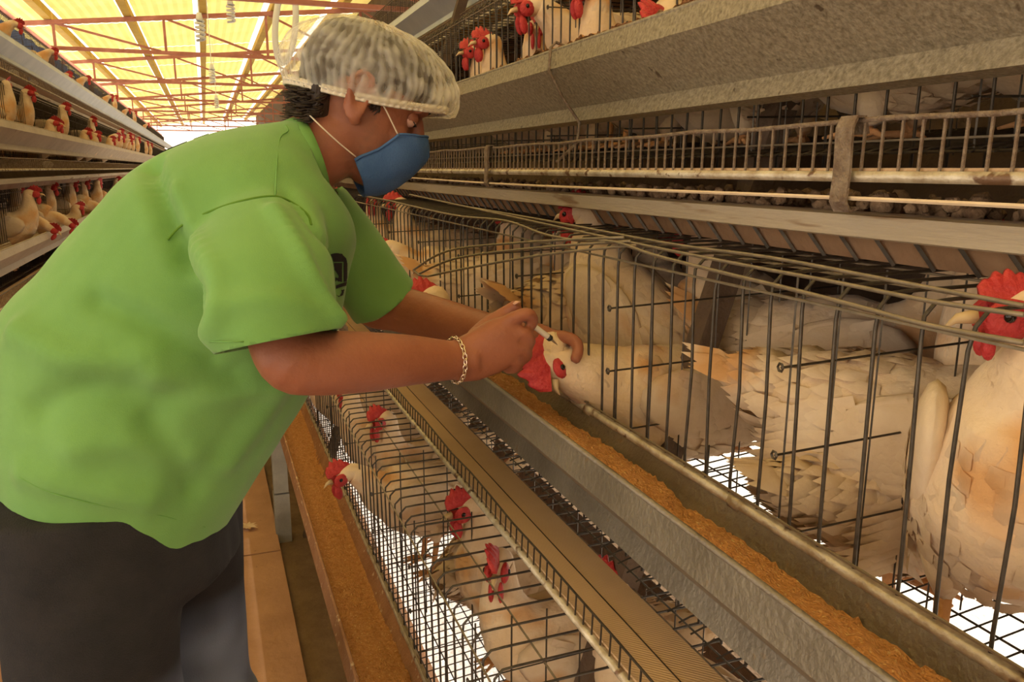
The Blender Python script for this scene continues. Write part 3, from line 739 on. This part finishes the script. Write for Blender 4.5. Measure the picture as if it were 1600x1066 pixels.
def ell(c, a, b, n=28, e=2.0):     # ring: centre, two half-axes, superellipse exponent
    out = []
    for j in range(n):
        t = 2*pi*j/n; x, y = cos(t), sin(t)
        x = math.copysign(abs(x)**(2/e), x); y = math.copysign(abs(y)**(2/e), y)
        out.append(c+a*x+b*y)
    return out
root = empty('person', (-.12, 1.22, 0), 'man in lime green t-shirt, hair net and blue mask leaning over the troughs', 'person')
RO = root.location.copy()
def pmesh(name, me, parent=None):
    me.transform(Matrix.Translation(-RO)); return link(name, me, parent or root)
def pbuild(mb, name, m, parent=None, smooth=True):
    return pmesh(name, mb.mesh(name, m, smooth), parent)
# torso sections: back pixel, front pixel, half-width
SEC = [((2, 800), (352, 850), .170), ((-4, 738), (352, 815), .178), ((-22, 650), (398, 738), .183), ((-6, 500), (452, 655), .184), ((58, 425), (486, 600), .182), ((132, 342), (520, 520), .180),
       ((204, 268), (540, 430), .182), ((290, 222), (552, 372), .178), ((372, 200), (540, 332), .142), ((440, 190), (522, 312), .088), ((470, 180), (508, 300), .072)]
def torso(k=1.0, upto=None, frm=0):
    rs = []
    cs = [(S(*b), S(*f), wd) for b, f, wd in SEC][frm:upto]
    c = catmull([(b+f)/2 for b, f, _ in cs], 4); a = catmull([(f-b)/2 for b, f, _ in cs], 4); wv = interp([x for *_, x in cs], 4)
    for ci, ai, wi in zip(c, a, wv): rs.append(ell(ci, ai*k, V(0, wi*k, 0), 32, 2.2))
    return rs
# head frame
EAR = S(552, 173); HP = radians(27); HS = .935
HX = V(cos(HP), -.04, -sin(HP)).normalized(); HY = V(0, 1, 0); HY = (HY-HX*HY.dot(HX)).normalized(); HZ = HX.cross(HY)
def Hd(x, y, z): return EAR+(HX*x+HY*y+HZ*z)*HS
body = MB()
body.rings(torso(.80, 10))
SKULL = [(-.098, .046, .072, .018), (-.089, .024, .086, .032), (-.072, .002, .093, .045), (-.054, -.03, .096, .054), (-.03, -.062, .098, .062), (0, -.088, .096, .069), (.025, -.098, .094, .072), (.045, -.101, .102, .073), (.07, -.100, .099, .074), (.095, -.088, .086, .069), (.115, -.065, .062, .055), (.128, -.03, .03, .032)]
rs = []
for z, xb, xf, hw in SKULL: rs.append(ell(Hd((xb+xf)/2, 0, z), HX*((xf-xb)/2*HS), HY*hw*HS, 28, 2.15))
body.rings(rs)
nk = [(S(452, 250), S(452, 250), .07), (S(478, 243), None, .062), (S(508, 226), None, .058), (S(535, 208), None, .056), (S(552, 190), None, .055)]
body.tube([q[0] for q in nk], [.050, .056, .056, .056, .056], 24)
# nose, brow, chin, ears
body.tube([Hd(.098, 0, .035), Hd(.108, 0, .015), Hd(.120, 0, -.008), Hd(.122, 0, -.016)], [.008, .0095, .012, .0105], 12)
for s in (1, -1):
    body.ball(Hd(.107, s*.011, -.017), .010, .008, .008, 10, 6)
    body.tube([Hd(.092, s*.014, .042), Hd(.096, s*.03, .046), Hd(.082, s*.05, .042)], [.009, .009, .008], 10)
    body.ball(Hd(.066, s*.040, -.010), .022, .016, .018, 12, 8)
    body.tube([Hd(.006, s*.076, -.026), Hd(-.008, s*.082, -.012), Hd(-.024, s*.091, .012), Hd(-.029, s*.095, .030), Hd(-.018, s*.093, .045), Hd(-.002, s*.088, .043), Hd(.008, s*.080, .026), Hd(.008, s*.076, .006)], [.0085, .0065, .0055, .005, .005, .005, .0045, .0055], 9)
    body.ball(Hd(-.010, s*.083, .008), .019, .006, .034, 14, 10, Matrix((HX, HY, HZ)).transposed() @ Matrix.Rotation(s*.25, 3, 'Z') @ Matrix.Rotation(-.2, 3, 'Y'))
    body.tube([Hd(-.012, s*.074, .0), Hd(-.018, s*.084, .016), Hd(-.012, s*.083, .030)], [.006, .004, .003], 8)
body.ball(Hd(.073, 0, -.085), .014, .02, .014, 12, 8)
# arms
def limb(pts, rad, n=22, flat=1.0): body.tube(catmull(pts, 5), interp(rad, 5), n, flat=flat)
SHR, ELR, WRR = S(400, 318, 1.11), S(448, 566, .95), S(706, 563, 1.005)
limb([SHR, SHR.lerp(ELR, .35), SHR.lerp(ELR, .75), S(452, 560, .95), S(487, 567, .955), S(560, 566, .965), S(640, 563, .985), WRR, S(742, 558, 1.005)], [.044, .045, .043, .038, .0395, .0385, .033, .0265, .026])
SHL, ELL, WRL = S(470, 300, 1.38), S(585, 462, 1.41), S(800, 524, 1.135)
limb([SHL, SHL.lerp(ELL, .5), S(575, 468, 1.40), S(620, 482, 1.38), S(690, 500, 1.30), S(750, 515, 1.215), WRL, S(822, 525, 1.115)], [.052, .048, .042, .0415, .037, .031, .026, .026])
# right hand: palm, then five fingers closed on the syringe
def palm(secs, th):
    rs = []
    for (u, vt, vb, Y) in secs:
        a, b = S(u[0], vt, Y), S(u[1], vb, Y); c = (a+b)/2; ax = (a-b)/2
        rs.append(ell(c, ax, V(.25, 1, .1).normalized()*th, 20, 2.3))
    body.rings(rs)
palm([((712, 716), 530, 597, 1.005), ((738, 748), 517, 594, 1.003), ((762, 778), 502, 583, 1.0), ((786, 802), 494, 570, .998), ((803, 812), 500, 558, .998)], .0195)
def finger(pts, r0, r1): body.tube(catmull([S(*p) for p in pts], 5), [r0+(r1-r0)*k/(5*(len(pts)-1)) for k in range(5*(len(pts)-1)+1)], 12)
finger([(786, 508, .995), (806, 496, .99), (825, 491, .988), (832, 501, .995), (826, 513, 1.005)], .0105, .0082)
finger([(800, 518, .992), (820, 522, .988), (827, 534, .995), (817, 543, 1.01), (802, 542, 1.022)], .0105, .0083)
finger([(798, 538, .992), (817, 544, .989), (822, 556, .998), (811, 563, 1.012), (797, 560, 1.022)], .0100, .0080)
finger([(790, 556, .994), (805, 563, .992), (808, 573, 1.0), (798, 577, 1.012), (787, 574, 1.02)], .0090, .0072)
finger([(742, 528, 1.012), (762, 508, 1.022), (785, 493, 1.024), (803, 481, 1.016), (810, 475, 1.012)], .0135, .0085)
# left hand: reaches round the hen's nape
palm([((800, 800), 496, 556, 1.13), ((828, 826), 500, 560, 1.105), ((852, 846), 508, 560, 1.085), ((872, 866), 518, 556, 1.07)], .017)
finger([(866, 526, 1.068), (884, 527, 1.052), (900, 535, 1.036), (903, 550, 1.024), (897, 566, 1.018)], .0105, .0082)
finger([(866, 534, 1.075), (888, 536, 1.068), (905, 546, 1.058), (907, 562, 1.048), (900, 576, 1.04)], .0105, .0082)
finger([(864, 545, 1.08), (884, 550, 1.078), (900, 560, 1.07), (900, 574, 1.06), (892, 584, 1.052)], .0100, .0078)
finger([(860, 554, 1.085), (876, 562, 1.085), (888, 572, 1.078), (886, 584, 1.07), (880, 590, 1.064)], .0090, .0070)
finger([(826, 540, 1.095), (838, 556, 1.09), (850, 568, 1.085), (860, 577, 1.08), (868, 582, 1.075)], .0125, .0085)
bm_ = fuse(body, .0034, 5)
# eye sockets and stubble
import numpy as np
tint = []
for vtx in bm_.vertices:
    l = vtx.co-EAR; x, y, z = l.dot(HX)/HS, l.dot(HY)/HS, l.dot(HZ)/HS; tv = 0
    if abs(z) < .16 and -.12 < x < .15:
        for s in (1, -1):
            d2 = ((x-.092)/.016)**2+((y-s*.033)/.015)**2+((z-.026)/.011)**2
            vtx.co -= HX*.011*math.exp(-d2)
        if abs(y) > .06:
            vtx.co -= HY*math.copysign(.006, y)*math.exp(-((x+.006)/.009)**2-((z-.012)/.014)**2)
        if z < .0 and abs(y) > .02 or z < -.05:
            f = max(0, min(1, (x-.0)/.03))*max(0, min(1, (.0-z)/.02))*(1 if z < -.025 else .8)
            tv = .42*f*(.6+.8*noise.noise(vtx.co*160)+.3) if x < .075 or z < -.045 else 0
        if -.005 < x < .028 and -.03 < z < .05 and abs(y) > .06 and x > .012: tv = max(tv, .3)
    tint.append(max(0, min(1, tv)))
at = bm_.attributes.new('tint', 'FLOAT', 'POINT'); at.data.foreach_set('value', tint)
setmat(bm_, 'skin'); pmesh('body', bm_)
for s in (1, -1):
    pbuild(MB().ball(Hd(.0800, s*.033, .0245), .0112, .0112, .0112, 16, 10), 'eyeball', 'nail')
    pbuild(MB().ball(Hd(.0798, s*.033, .0275), .0122, .0122, .0115, 16, 10), 'eyelid', 'skin')
    pbuild(MB().ball(Hd(.0892, s*.034, .0195), .0030, .0045, .0030, 10, 6), 'iris', 'eye')
    b_ = MB(); b_.tube([Hd(.085, s*.044, .0225), Hd(.0925, s*.034, .0195), Hd(.088, s*.022, .0215)], [.0008, .0016, .0008], 6); pbuild(b_, 'eyelash', 'hair')
    b_ = MB()
    for k in range(26):
        t = k/25; p = Hd(.104-.020*t*t, s*(.014+.038*t), .046+.006*sin(pi*t)-.004*t); b_.tube([p, p+HX*.003+HY*s*.007+HZ*(.003-.003*t)], [.0012, .0003], 4)
    pbuild(b_, 'eyebrow', 'hair')
# nails
for (u, v, Y, dx) in [(806, 473, 1.003, 0)]:
    n_ = MB(); a = S(802, 475.5, 1.004); b2 = S(811, 471.5, 1.004)
    n_.tube([a, a.lerp(b2, .5)+V(0, -.001, .001), b2], [.0045, .006, .004], 10, flat=.35); pbuild(n_, 'thumb_nail', 'nail')
# hair
h = MB(); rs = []
h.ball(Hd(-.058, 0, .052), .045, .060, .040, 20, 12)
for z, xb, xf, hw in [(-.045, -.072, -.022, .040), (-.03, -.072, -.024, .058), (-.012, -.086, -.030, .070), (.01, -.095, -.036, .0755), (.03, -.100, -.02, .078), (.05, -.103, .104, .080), (.075, -.102, .104, .080), (.10, -.092, .092, .075), (.115, -.073, .068, .061), (.127, -.035, .035, .035)]:
    rs.append([p+(p-Hd((xb+xf)/2, 0, z)).normalized()*.003*noise.noise(p*70) for p in ell(Hd((xb+xf)/2, 0, z), HX*((xf-xb)/2*HS), HY*hw*HS, 36, 2.1)])
h.rings(rs)
rnd = random.Random(11)
for k in range(520):      # tufts at the nape, over the ears and the sideburns
    zone = rnd.random()
    if zone < .72:
        a = rnd.uniform(-1.35, 1.35); z = rnd.uniform(-.048, -.004); p = Hd(-.036-.048*cos(a)*(1 if z > -.02 else .8), .073*sin(a)*(1 if z > -.01 else .9), z)
        d = (-HX*(.75*cos(a)+.15)+HY*.35*sin(a)-HZ*rnd.uniform(.35, 1.0)).normalized(); ln = rnd.uniform(.012, .024)
    elif zone < .86:
        s = rnd.choice((1, -1)); p = Hd(rnd.uniform(.012, .028), s*rnd.uniform(.0715, .0735), rnd.uniform(.012, .05)); d = (-HZ+HX*rnd.uniform(-.2, .2)).normalized(); ln = rnd.uniform(.008, .02)
    else:
        p = Hd(.102, rnd.uniform(-.045, .045), rnd.uniform(.062, .072)); d = (HX*.35-HZ+HY*rnd.uniform(-.4, .4)).normalized(); ln = rnd.uniform(.008, .02)
    q = p+d*ln*.5+V(rnd.uniform(-.003, .003), rnd.uniform(-.003, .003), 0); e = p+d*ln+V(rnd.uniform(-.006, .006), rnd.uniform(-.006, .006), .003)
    h.tube([p, q, e], [.0019, .0015, .0004], 4)
hair_bv = BVHTree.FromPolygons([tuple(p) for p in h.v], h.f)
pbuild(h, 'hair', 'hair')
# hair net: gathered band, puffed pleated crown
NP = radians(9); NX = V(cos(NP), 0, -sin(NP)); NZ = V(sin(NP), 0, cos(NP)); NC = S(574, 160)
def bandp(a, k=1.0, dz=0):
    return NC+NX*(.118*k*cos(a))+V(0, .083*k*sin(a), 0)+NZ*(dz+.006*cos(2*a))
net = MB(); na, ne = 300, 56; pleat = []
rows = []
TOPC = NC+NX*.002+NZ*.030
rnd = random.Random(2)
for i in range(ne+1):
    t = i/ne; row = []
    for j in range(na):
        a = 2*pi*j/na
        b = bandp(a)
        th = -0.42+(pi/2+.42)*t                      # elevation over the crown
        ca = cos(a); rx, ry, rz = .133, .108, .082
        p = TOPC+NX*(rx*cos(th)*ca)+V(0, ry*cos(th)*sin(a), 0)+NZ*(rz*sin(th)-.012*ca*cos(th))
        k = min(1, t/.13); k = k*k*(3-2*k)
        p = b.lerp(p, k)
        wv = sin(a*64+7*noise.noise(V(cos(a)*2, sin(a)*2, t*3)))*.40+noise.noise(V(cos(a)*6, sin(a)*6, t*9))*1.1+noise.noise(V(cos(a)*14, sin(a)*14, t*16))*.7
        env = (1-t)**.5*.8+.2
        d = (p-TOPC).normalized()
        p += d*.0030*wv*env*(.4+.6*k)
        row.append(p); pleat.append(max(0, min(1, .40+.36*wv*env+.25*(1-min(1, t/.10)))))
    rows.append(row)
for i, row in enumerate(rows):
    if i > 5:
        for k, p in enumerate(row):
            h_, n_, _, _ = hair_bv.find_nearest(p)
            e_ = (h_-TOPC).length+.004 - (p-TOPC).length
            if e_ > 0 and (p-h_).length < .03: row[k] = p+(p-TOPC).normalized()*e_
net.rings(rows, cap=False)
nm_ = net.mesh('hair_net', 'net', True)
at = nm_.attributes.new('pleat', 'FLOAT', 'POINT'); at.data.foreach_set('value', pleat)
no = pmesh('hair_net', nm_)
bd = MB(); rr = []
for j in range(300):
    a = 2*pi*j/300; wv = sin(a*75)*.0016
    rr.append([bandp(a, 1.0+wv*6, -.004), bandp(a, 1.012+wv*10, -.002), bandp(a, 1.012+wv*10, .007), bandp(a, 1.0+wv*6, .008)])
bd.rings(rr, closed=True); pbuild(bd, 'net_band', 'gauze_band', no)
pbuild(MB().tube([bandp(2*pi*j/120, 1.025, .0035) for j in range(120)], .0014, 5, closed=True), 'band_elastic', 'gauze_band', no)
# mask
MC = [(664, 216), (672, 240), (650, 272), (612, 298), (566, 310)]
ML = [(622, 211), (606, 224), (588, 234), (569, 242), (556, 250)]
mk = MB(); nu, nv = 25, 21; rows = []
cc = catmull([S(*p) for p in MC], 5); ll = catmull([S(u, v, YM-.064+.004*k) for k, (u, v) in enumerate(ML)], 5)
for i in range(nv):
    row = []
    for j in range(nu):
        q = 2*j/(nu-1)-1; c0 = cc[i]; e0 = ll[i].copy()
        if q > 0: e0.y = 2*YM-e0.y
        t = abs(q); tt = t**1.7
        p = V(c0.x+(e0.x-c0.x)*tt, c0.y+(e0.y-c0.y)*sin(t*pi/2), c0.z+(e0.z-c0.z)*tt)
        p += V(.002, 0, .002)*sin(i*1.05)*(1-t)+V(0, -.003, 0)*noise.noise(p*60)*(1 if q < 0 else -1) + V(.0028*noise.noise(p*45+V(3, 0, 0)), 0, .0028*noise.noise(p*45))
        row.append(p)
    rows.append(row)
bb = BVHTree.FromPolygons([v.co.copy()+RO for v in bm_.vertices], [tuple(p.vertices) for p in bm_.polygons])
for r_ in rows:
    for k, p in enumerate(r_):
        h_, n_, _, _ = bb.find_nearest(p)
        e_ = (p-h_).dot(n_)
        if e_ < .0035: r_[k] = p+n_*(.0035-e_)
for r_ in rows: mk.v += r_
for i in range(nv-1):
    for j in range(nu-1): a = i*nu+j; mk.f.append((a, a+1, a+nu+1, a+nu))
mo = pbuild(mk, 'face_mask', 'mask'); sm = mo.modifiers.new('s', 'SOLIDIFY'); sm.thickness = .0016
mk2 = MB().tube([p+V(0, -.0012, 0) for p in [rows[i][0] for i in range(nv)]], .0022, 6); pbuild(mk2, 'mask_edge', 'mask', mo)
pbuild(MB().tube([p+V(.0012, -.0004, .001) for p in rows[0]], .0016, 6), 'nose_edge', 'mask', mo)
for s in (-1, 1):
    def yy(uv, d):
        p = S(uv[0], uv[1], YM-d); p.y = YM+s*d; return p
    pbuild(MB().tube(catmull([yy((622, 211), .064), yy((606, 178), .071), yy((594, 155), .080), yy((587, 138), .092)], 4), .0011, 5), 'mask_strap', 'elastic', mo)
    pbuild(MB().tube(catmull([yy((556, 245), .052), yy((528, 222), .064), yy((500, 196), .068), yy((484, 180), .060)], 4), .0011, 5), 'mask_strap', 'elastic', mo)
# t-shirt
sh = MB(); sh.rings(torso(1.0))
def sleeve(pts):   # (centre pixel, Y, half-size in picture plane as left/right pixels, half thickness)
    rs = []
    for (lu, lv), (ru, rv), Y, th in pts:
        a, b = S(lu, lv, Y), S(ru, rv, Y); ax = (b-a)/2
        rs.append((ax, (a+b)/2, th))
    c = catmull([q[1] for q in rs], 5); a = catmull([q[0] for q in rs], 5); t = interp([q[2] for q in rs], 5)
    sh.rings([ell(ci, ai, V(.12, 1, -.1).normalized()*ti, 28, 2.2) for ci, ai, ti in zip(c, a, t)])
sleeve([((320, 290), (470, 270), 1.14, .055), ((325, 335), (495, 305), 1.09, .082), ((294, 405), (516, 375), 1.025, .091), ((312, 478), (524, 450), .975, .085), ((337, 546), (531, 524), .948, .079), ((344, 572), (536, 552), .942, .077)])
sleeve([((440, 340), (535, 290), 1.36, .090), ((480, 395), (578, 345), 1.395, .088), ((520, 455), (622, 408), 1.405, .080), ((545, 492), (655, 452), 1.405, .076), ((556, 507), (668, 466), 1.405, .075)])
sm_ = fuse(sh, .0055, 14)
n1 = (S(332, 572, .955)-S(325, 546, .96)+S(536, 552, .955)-S(531, 524, .96)).normalized(); c1 = (S(325, 546, .948)+S(531, 524, .948))/2
n2 = (S(556, 507, 1.405)-S(545, 492, 1.405)+S(668, 466, 1.405)-S(655, 452, 1.405)).normalized(); c2 = (S(545, 492, 1.405)+S(655, 452, 1.405))/2
b, f = S(-4, 742), S(352, 836)
n3 = (f-b).cross(V(0, 1, 0)).normalized(); n3 = n3 if n3.z < 0 else -n3
nb_, nf_ = S(458, 188), S(500, 305)
n4 = (nf_-nb_).cross(V(0, 1, 0)).normalized(); n4 = n4 if n4.x > 0 else -n4
cut(sm_, [(c1, n1, c1, .14, 1.022), (c2, n2, c2, .092, 9), ((b+f)/2, n3, (b+f)/2, .40, 9), ((nb_+nf_)/2, n4, (nb_+nf_)/2, .11, 9)])
FOLDS = [([(250, 590), (330, 610), (420, 600), (500, 610)], .007, .020), ([(60, 640), (140, 610), (250, 620), (360, 590)], -.006, .022), ([(235, 255), (255, 320), (290, 400), (310, 470)], -.010, .016), ([(270, 300), (290, 350), (330, 420), (340, 500)], .004, .014),
         ([(430, 330), (480, 420), (520, 500), (528, 520)], .005, .012), ([(450, 300), (505, 370), (528, 450)], -.004, .012), ([(120, 700), (200, 690), (290, 715)], .005, .022), ([(235, 660), (275, 715), (300, 765)], -.006, .018),
         ([(30, 520), (110, 560), (220, 560), (330, 520)], .006, .02), ([(150, 470), (220, 500), (300, 540), (330, 560)], -.006, .016), ([(360, 720), (400, 660), (440, 600)], .005, .02), ([(40, 740), (120, 760), (230, 780)], .005, .02), ([(350, 480), (420, 470), (520, 500)], .004, .014)]
bv = BVHTree.FromPolygons([v.co.copy() for v in sm_.vertices], [tuple(p.vertices) for p in sm_.polygons])
def hit(u, v):
    r = ray(u, v).normalized(); h_ = bv.ray_cast(O, r); return h_[0], h_[1]
fp = []
for pl_, amp, wd in FOLDS:
    q = [hit(u, v)[0] for u, v in pl_]; q = [x for x in q if x]
    if len(q) > 1: fp.append((catmull(q, 8), amp, wd))
nrm = [v.normal.copy() for v in sm_.vertices]
for i, vtx in enumerate(sm_.vertices):
    d = .0010*noise.noise(vtx.co*9)+.0006*noise.noise(vtx.co*25)
    for q, amp, wd in fp:
        m2 = min((vtx.co-x).length_squared for x in q[::3])
        if m2 < wd*wd*9: 
            m2 = min((vtx.co-x).length_squared for x in q); d += amp*math.exp(-m2/(wd*wd))
    vtx.co += nrm[i]*d*2.1
setmat(sm_, 'shirt')
bv = BVHTree.FromPolygons([v.co.copy() for v in sm_.vertices], [tuple(p.vertices) for p in sm_.polygons])
so = pmesh('t_shirt', sm_)
md = so.modifiers.new('s', 'SOLIDIFY'); md.thickness = .0025; md.offset = -1
def seam(px, r, nm, m='seam'):
    q = [hit(*p) for p in px]; q = [a_+n_*r*.25 for a_, n_ in q if a_]
    if len(q) > 1: pbuild(MB().tube(catmull(q, 5), r, 6), nm, m, so)
seam([(262, 375), (285, 352), (330, 330), (375, 315), (425, 307), (455, 316), (480, 335), (486, 352)], .0015, 'sleeve_seam')
seam([(328, 534), (380, 534), (440, 530), (490, 524), (526, 514)], .0009, 'hem_stitch', 'rib')
seam([(30, 746), (80, 770), (150, 788), (250, 806), (320, 824)], .0010, 'hem_stitch', 'rib')
seam([(430, 305), (433, 250), (438, 215), (450, 205), (446, 196)], .0010, 'shoulder_seam', 'rib')
# collar band
cr = MB(); rr = []
cc_, aa_ = (nb_+nf_)/2, (nf_-nb_)/2
for j in range(40):
    t = 2*pi*j/40; p = cc_+aa_*cos(t)*1.0+V(0, .078, 0)*sin(t); o_ = (p-cc_).normalized()
    rr.append([p+o_*.003-n4*.014, p+o_*.0045, p+n4*.012+o_*.001, p+n4*.012-o_*.003, p-n4*.014-o_*.003])
cr.rings(rr, closed=True); pbuild(cr, 'collar', 'rib', so)
# black print on the chest and across the back
HIT = {}
def grid_hit(a, b):
    if (a, b) not in HIT:
        h_, n_ = hit(a, b)
        if h_ is not None: h_ = h_+(n_ if n_.dot(ray(a, b)) < 0 else -n_)*.0012
        HIT[(a, b)] = h_
    return HIT[(a, b)]
def decal(poly, nm):
    poly = [(u+13, v) for u, v in poly]; st = .8; m_ = MB()
    def inside(x, y):
        r_ = False
        for k in range(len(poly)):
            (x0, y0), (x1, y1) = poly[k-1], poly[k]
            if (y0 > y) != (y1 > y) and x < (x1-x0)*(y-y0)/(y1-y0)+x0: r_ = not r_
        return r_
    for a in range(int(min(p[0] for p in poly)/st)-1, int(max(p[0] for p in poly)/st)+2):
        for b_ in range(int(min(p[1] for p in poly)/st)-1, int(max(p[1] for p in poly)/st)+2):
            if inside((a+.5)*st, (b_+.5)*st):
                q = [grid_hit(x*st, y*st) for x, y in ((a, b_), (a+1, b_), (a+1, b_+1), (a, b_+1))]
                if all(p is not None and p.y > 1.06 for p in q) and (q[0]-q[2]).length < .02: m_.add(q, [(0, 1, 2, 3)])
    if m_.v: pbuild(m_, nm, 'print', so, False)
decal([(494, 409), (499, 398), (510, 395), (520, 396), (527, 404), (529, 415), (528, 440), (523, 440), (523, 409), (505, 409)], 'chest_print')
decal([(505, 411), (521, 410), (521, 440), (514, 439), (508, 432), (515, 434), (515, 430), (508, 420)], 'chest_print')
decal([(499, 432), (506, 430), (512, 437), (510, 441), (505, 437), (499, 439)], 'chest_print')
decal([(504, 448), (512, 445), (528, 440), (527, 446), (514, 450), (507, 455)], 'chest_print')
decal([(507, 458), (516, 463), (520, 457), (519, 453), (524, 452), (522, 461), (515, 464)], 'chest_print')
bk_ = MB()
for (ua, va, ub, vb, y0, y1) in [(248, 232, 286, 210, -.015, .12), (296, 206, 320, 198, -.01, .10)]:
    g = []
    for i in range(9):
        for j in range(9):
            p = S(ua+(ub-ua)*i/8, va+(vb-va)*i/8); p.y = YM+y0+(y1-y0)*j/8
            d_ = V(.45, 0, -1).normalized(); h_ = bv.ray_cast(p-d_*.2, d_)
            g.append((h_[0] or p)+V(-.4, 0, .9)*.0014)
    bk_.add(g, [(i*9+j, i*9+j+1, i*9+j+10, i*9+j+9) for i in range(8) for j in range(8)])
pbuild(bk_, 'back_print', 'print', so)
# jeans
jn = MB()
def leg(pts):
    c = catmull([p for p, *_ in pts], 5); a = interp([q[1] for q in pts], 5); b2 = interp([q[2] for q in pts], 5)
    jn.rings([ell(ci, V(ai, 0, 0), V(0, bi, 0), 26, 2.1) for ci, ai, bi in zip(c, a, b2)])
hn, hf_ = S(135, 800, 1.12), S(215, 800, 1.31)
leg([(S(130, 775, 1.13), .13, .10), (S(138, 850, 1.12), .125, .10), (S(148, 950, 1.11), .112, .098), (S(157, 1066, 1.105), .104, .094), (V(-.155, 1.10, .50), .085, .08), (V(-.165, 1.10, .28), .08, .075), (V(-.19, 1.10, .09), .078, .072)])
leg([(S(235, 780, 1.30), .14, .10), (S(255, 850, 1.31), .125, .10), (S(278, 950, 1.32), .108, .096), (S(296, 1066, 1.325), .100, .092), (V(-.055, 1.335, .50), .083, .08), (V(-.06, 1.335, .28), .08, .075), (V(-.065, 1.335, .09), .078, .072)])
jn.rings([ell(S(172, 745), V(.155, 0, -.03), V(0, .165, 0), 28, 2.2), ell(S(178, 790), V(.165, 0, -.02), V(0, .178, 0), 28, 2.2), ell(S(190, 850), V(.165, 0, -.02), V(0, .182, 0), 28, 2.2), ell(S(200, 890), V(.135, 0, 0), V(0, .165, 0), 28, 2.2)])
jm = fuse(jn, .008, 6); nr = [v.normal.copy() for v in jm.vertices]; tn = []
for i, vtx in enumerate(jm.vertices):
    p = vtx.co; vtx.co = p+nr[i]*(.004*noise.noise(V(p.x*9, p.y*9, p.z*3+2))+.0035*noise.noise(V(p.x*16, p.y*16, p.z*9)))
    front = max(0, nr[i].x*.6-nr[i].y*.3+.35)
    tn.append(max(0, min(1, (.775-p.z)/.09))*min(1, front)*(.8+.4*noise.noise(p*20)) if p.z > .2 else 0)
at = jm.attributes.new('tint', 'FLOAT', 'POINT'); at.data.foreach_set('value', tn)
setmat(jm, 'jeans'); pmesh('jeans', jm)
for (x, y) in ((-.19, 1.10), (-.065, 1.335)):
    f_ = MB(); f_.rings([ell(V(x+.055, y, z), V(l_, 0, 0), V(0, w_, 0), 24, 2.3) for z, l_, w_ in ((.002, .142, .048), (.03, .145, .05), (.06, .12, .048), (.10, .07, .045))])
    pbuild(f_, 'shoe', 'shoe')
# bracelet
wc = S(711, 563, 1.005); wd_ = (S(742, 558, 1.005)-S(680, 563, .995)).normalized(); w1 = wd_.cross(V(0, 1, 0)).normalized(); w2 = wd_.cross(w1)
br = MB()
for j in range(26):
    t = 2*pi*j/26; r_ = .0305; c0 = wc+w1*r_*cos(t)+w2*r_*sin(t); tg = (-w1*sin(t)+w2*cos(t)); nn = (w1*cos(t)+w2*sin(t)); sd2 = wd_ if j % 2 else nn
    br.tube([c0+tg*.0052*cos(a)+(sd2*.8+wd_*.35)*.0026*sin(a) for a in [2*pi*k/10 for k in range(10)]], .0009, 5, closed=True)
pbuild(br, 'bracelet', 'silver')
# syringe
sy = empty('syringe', S(842, 517, 1.006), 'small clear syringe held over the comb of the held hen', 'syringe')
so_ = sy.location.copy(); A, B_ = S(806, 489, 1.012), S(857, 527, 1.008); T = S(871, 539, 1.012); dd = (B_-A).normalized()
MB().tube([A-so_, A+dd*.012-so_, B_-so_, B_+dd*.0015-so_], [.0036, .0042, .0042, .003], 12).build('barrel', 'barrel', sy, True)
MB().tube([B_-dd*.001-so_, B_+dd*.004-so_, B_+dd*.006-so_], [.0046, .0046, .0028], 12).build('stopper', 'black', sy, True)
MB().tube([B_+dd*.005-so_, B_.lerp(T, .6)-so_, T-so_], [.0022, .0016, .0005], 8).build('needle', 'steel', sy, True)
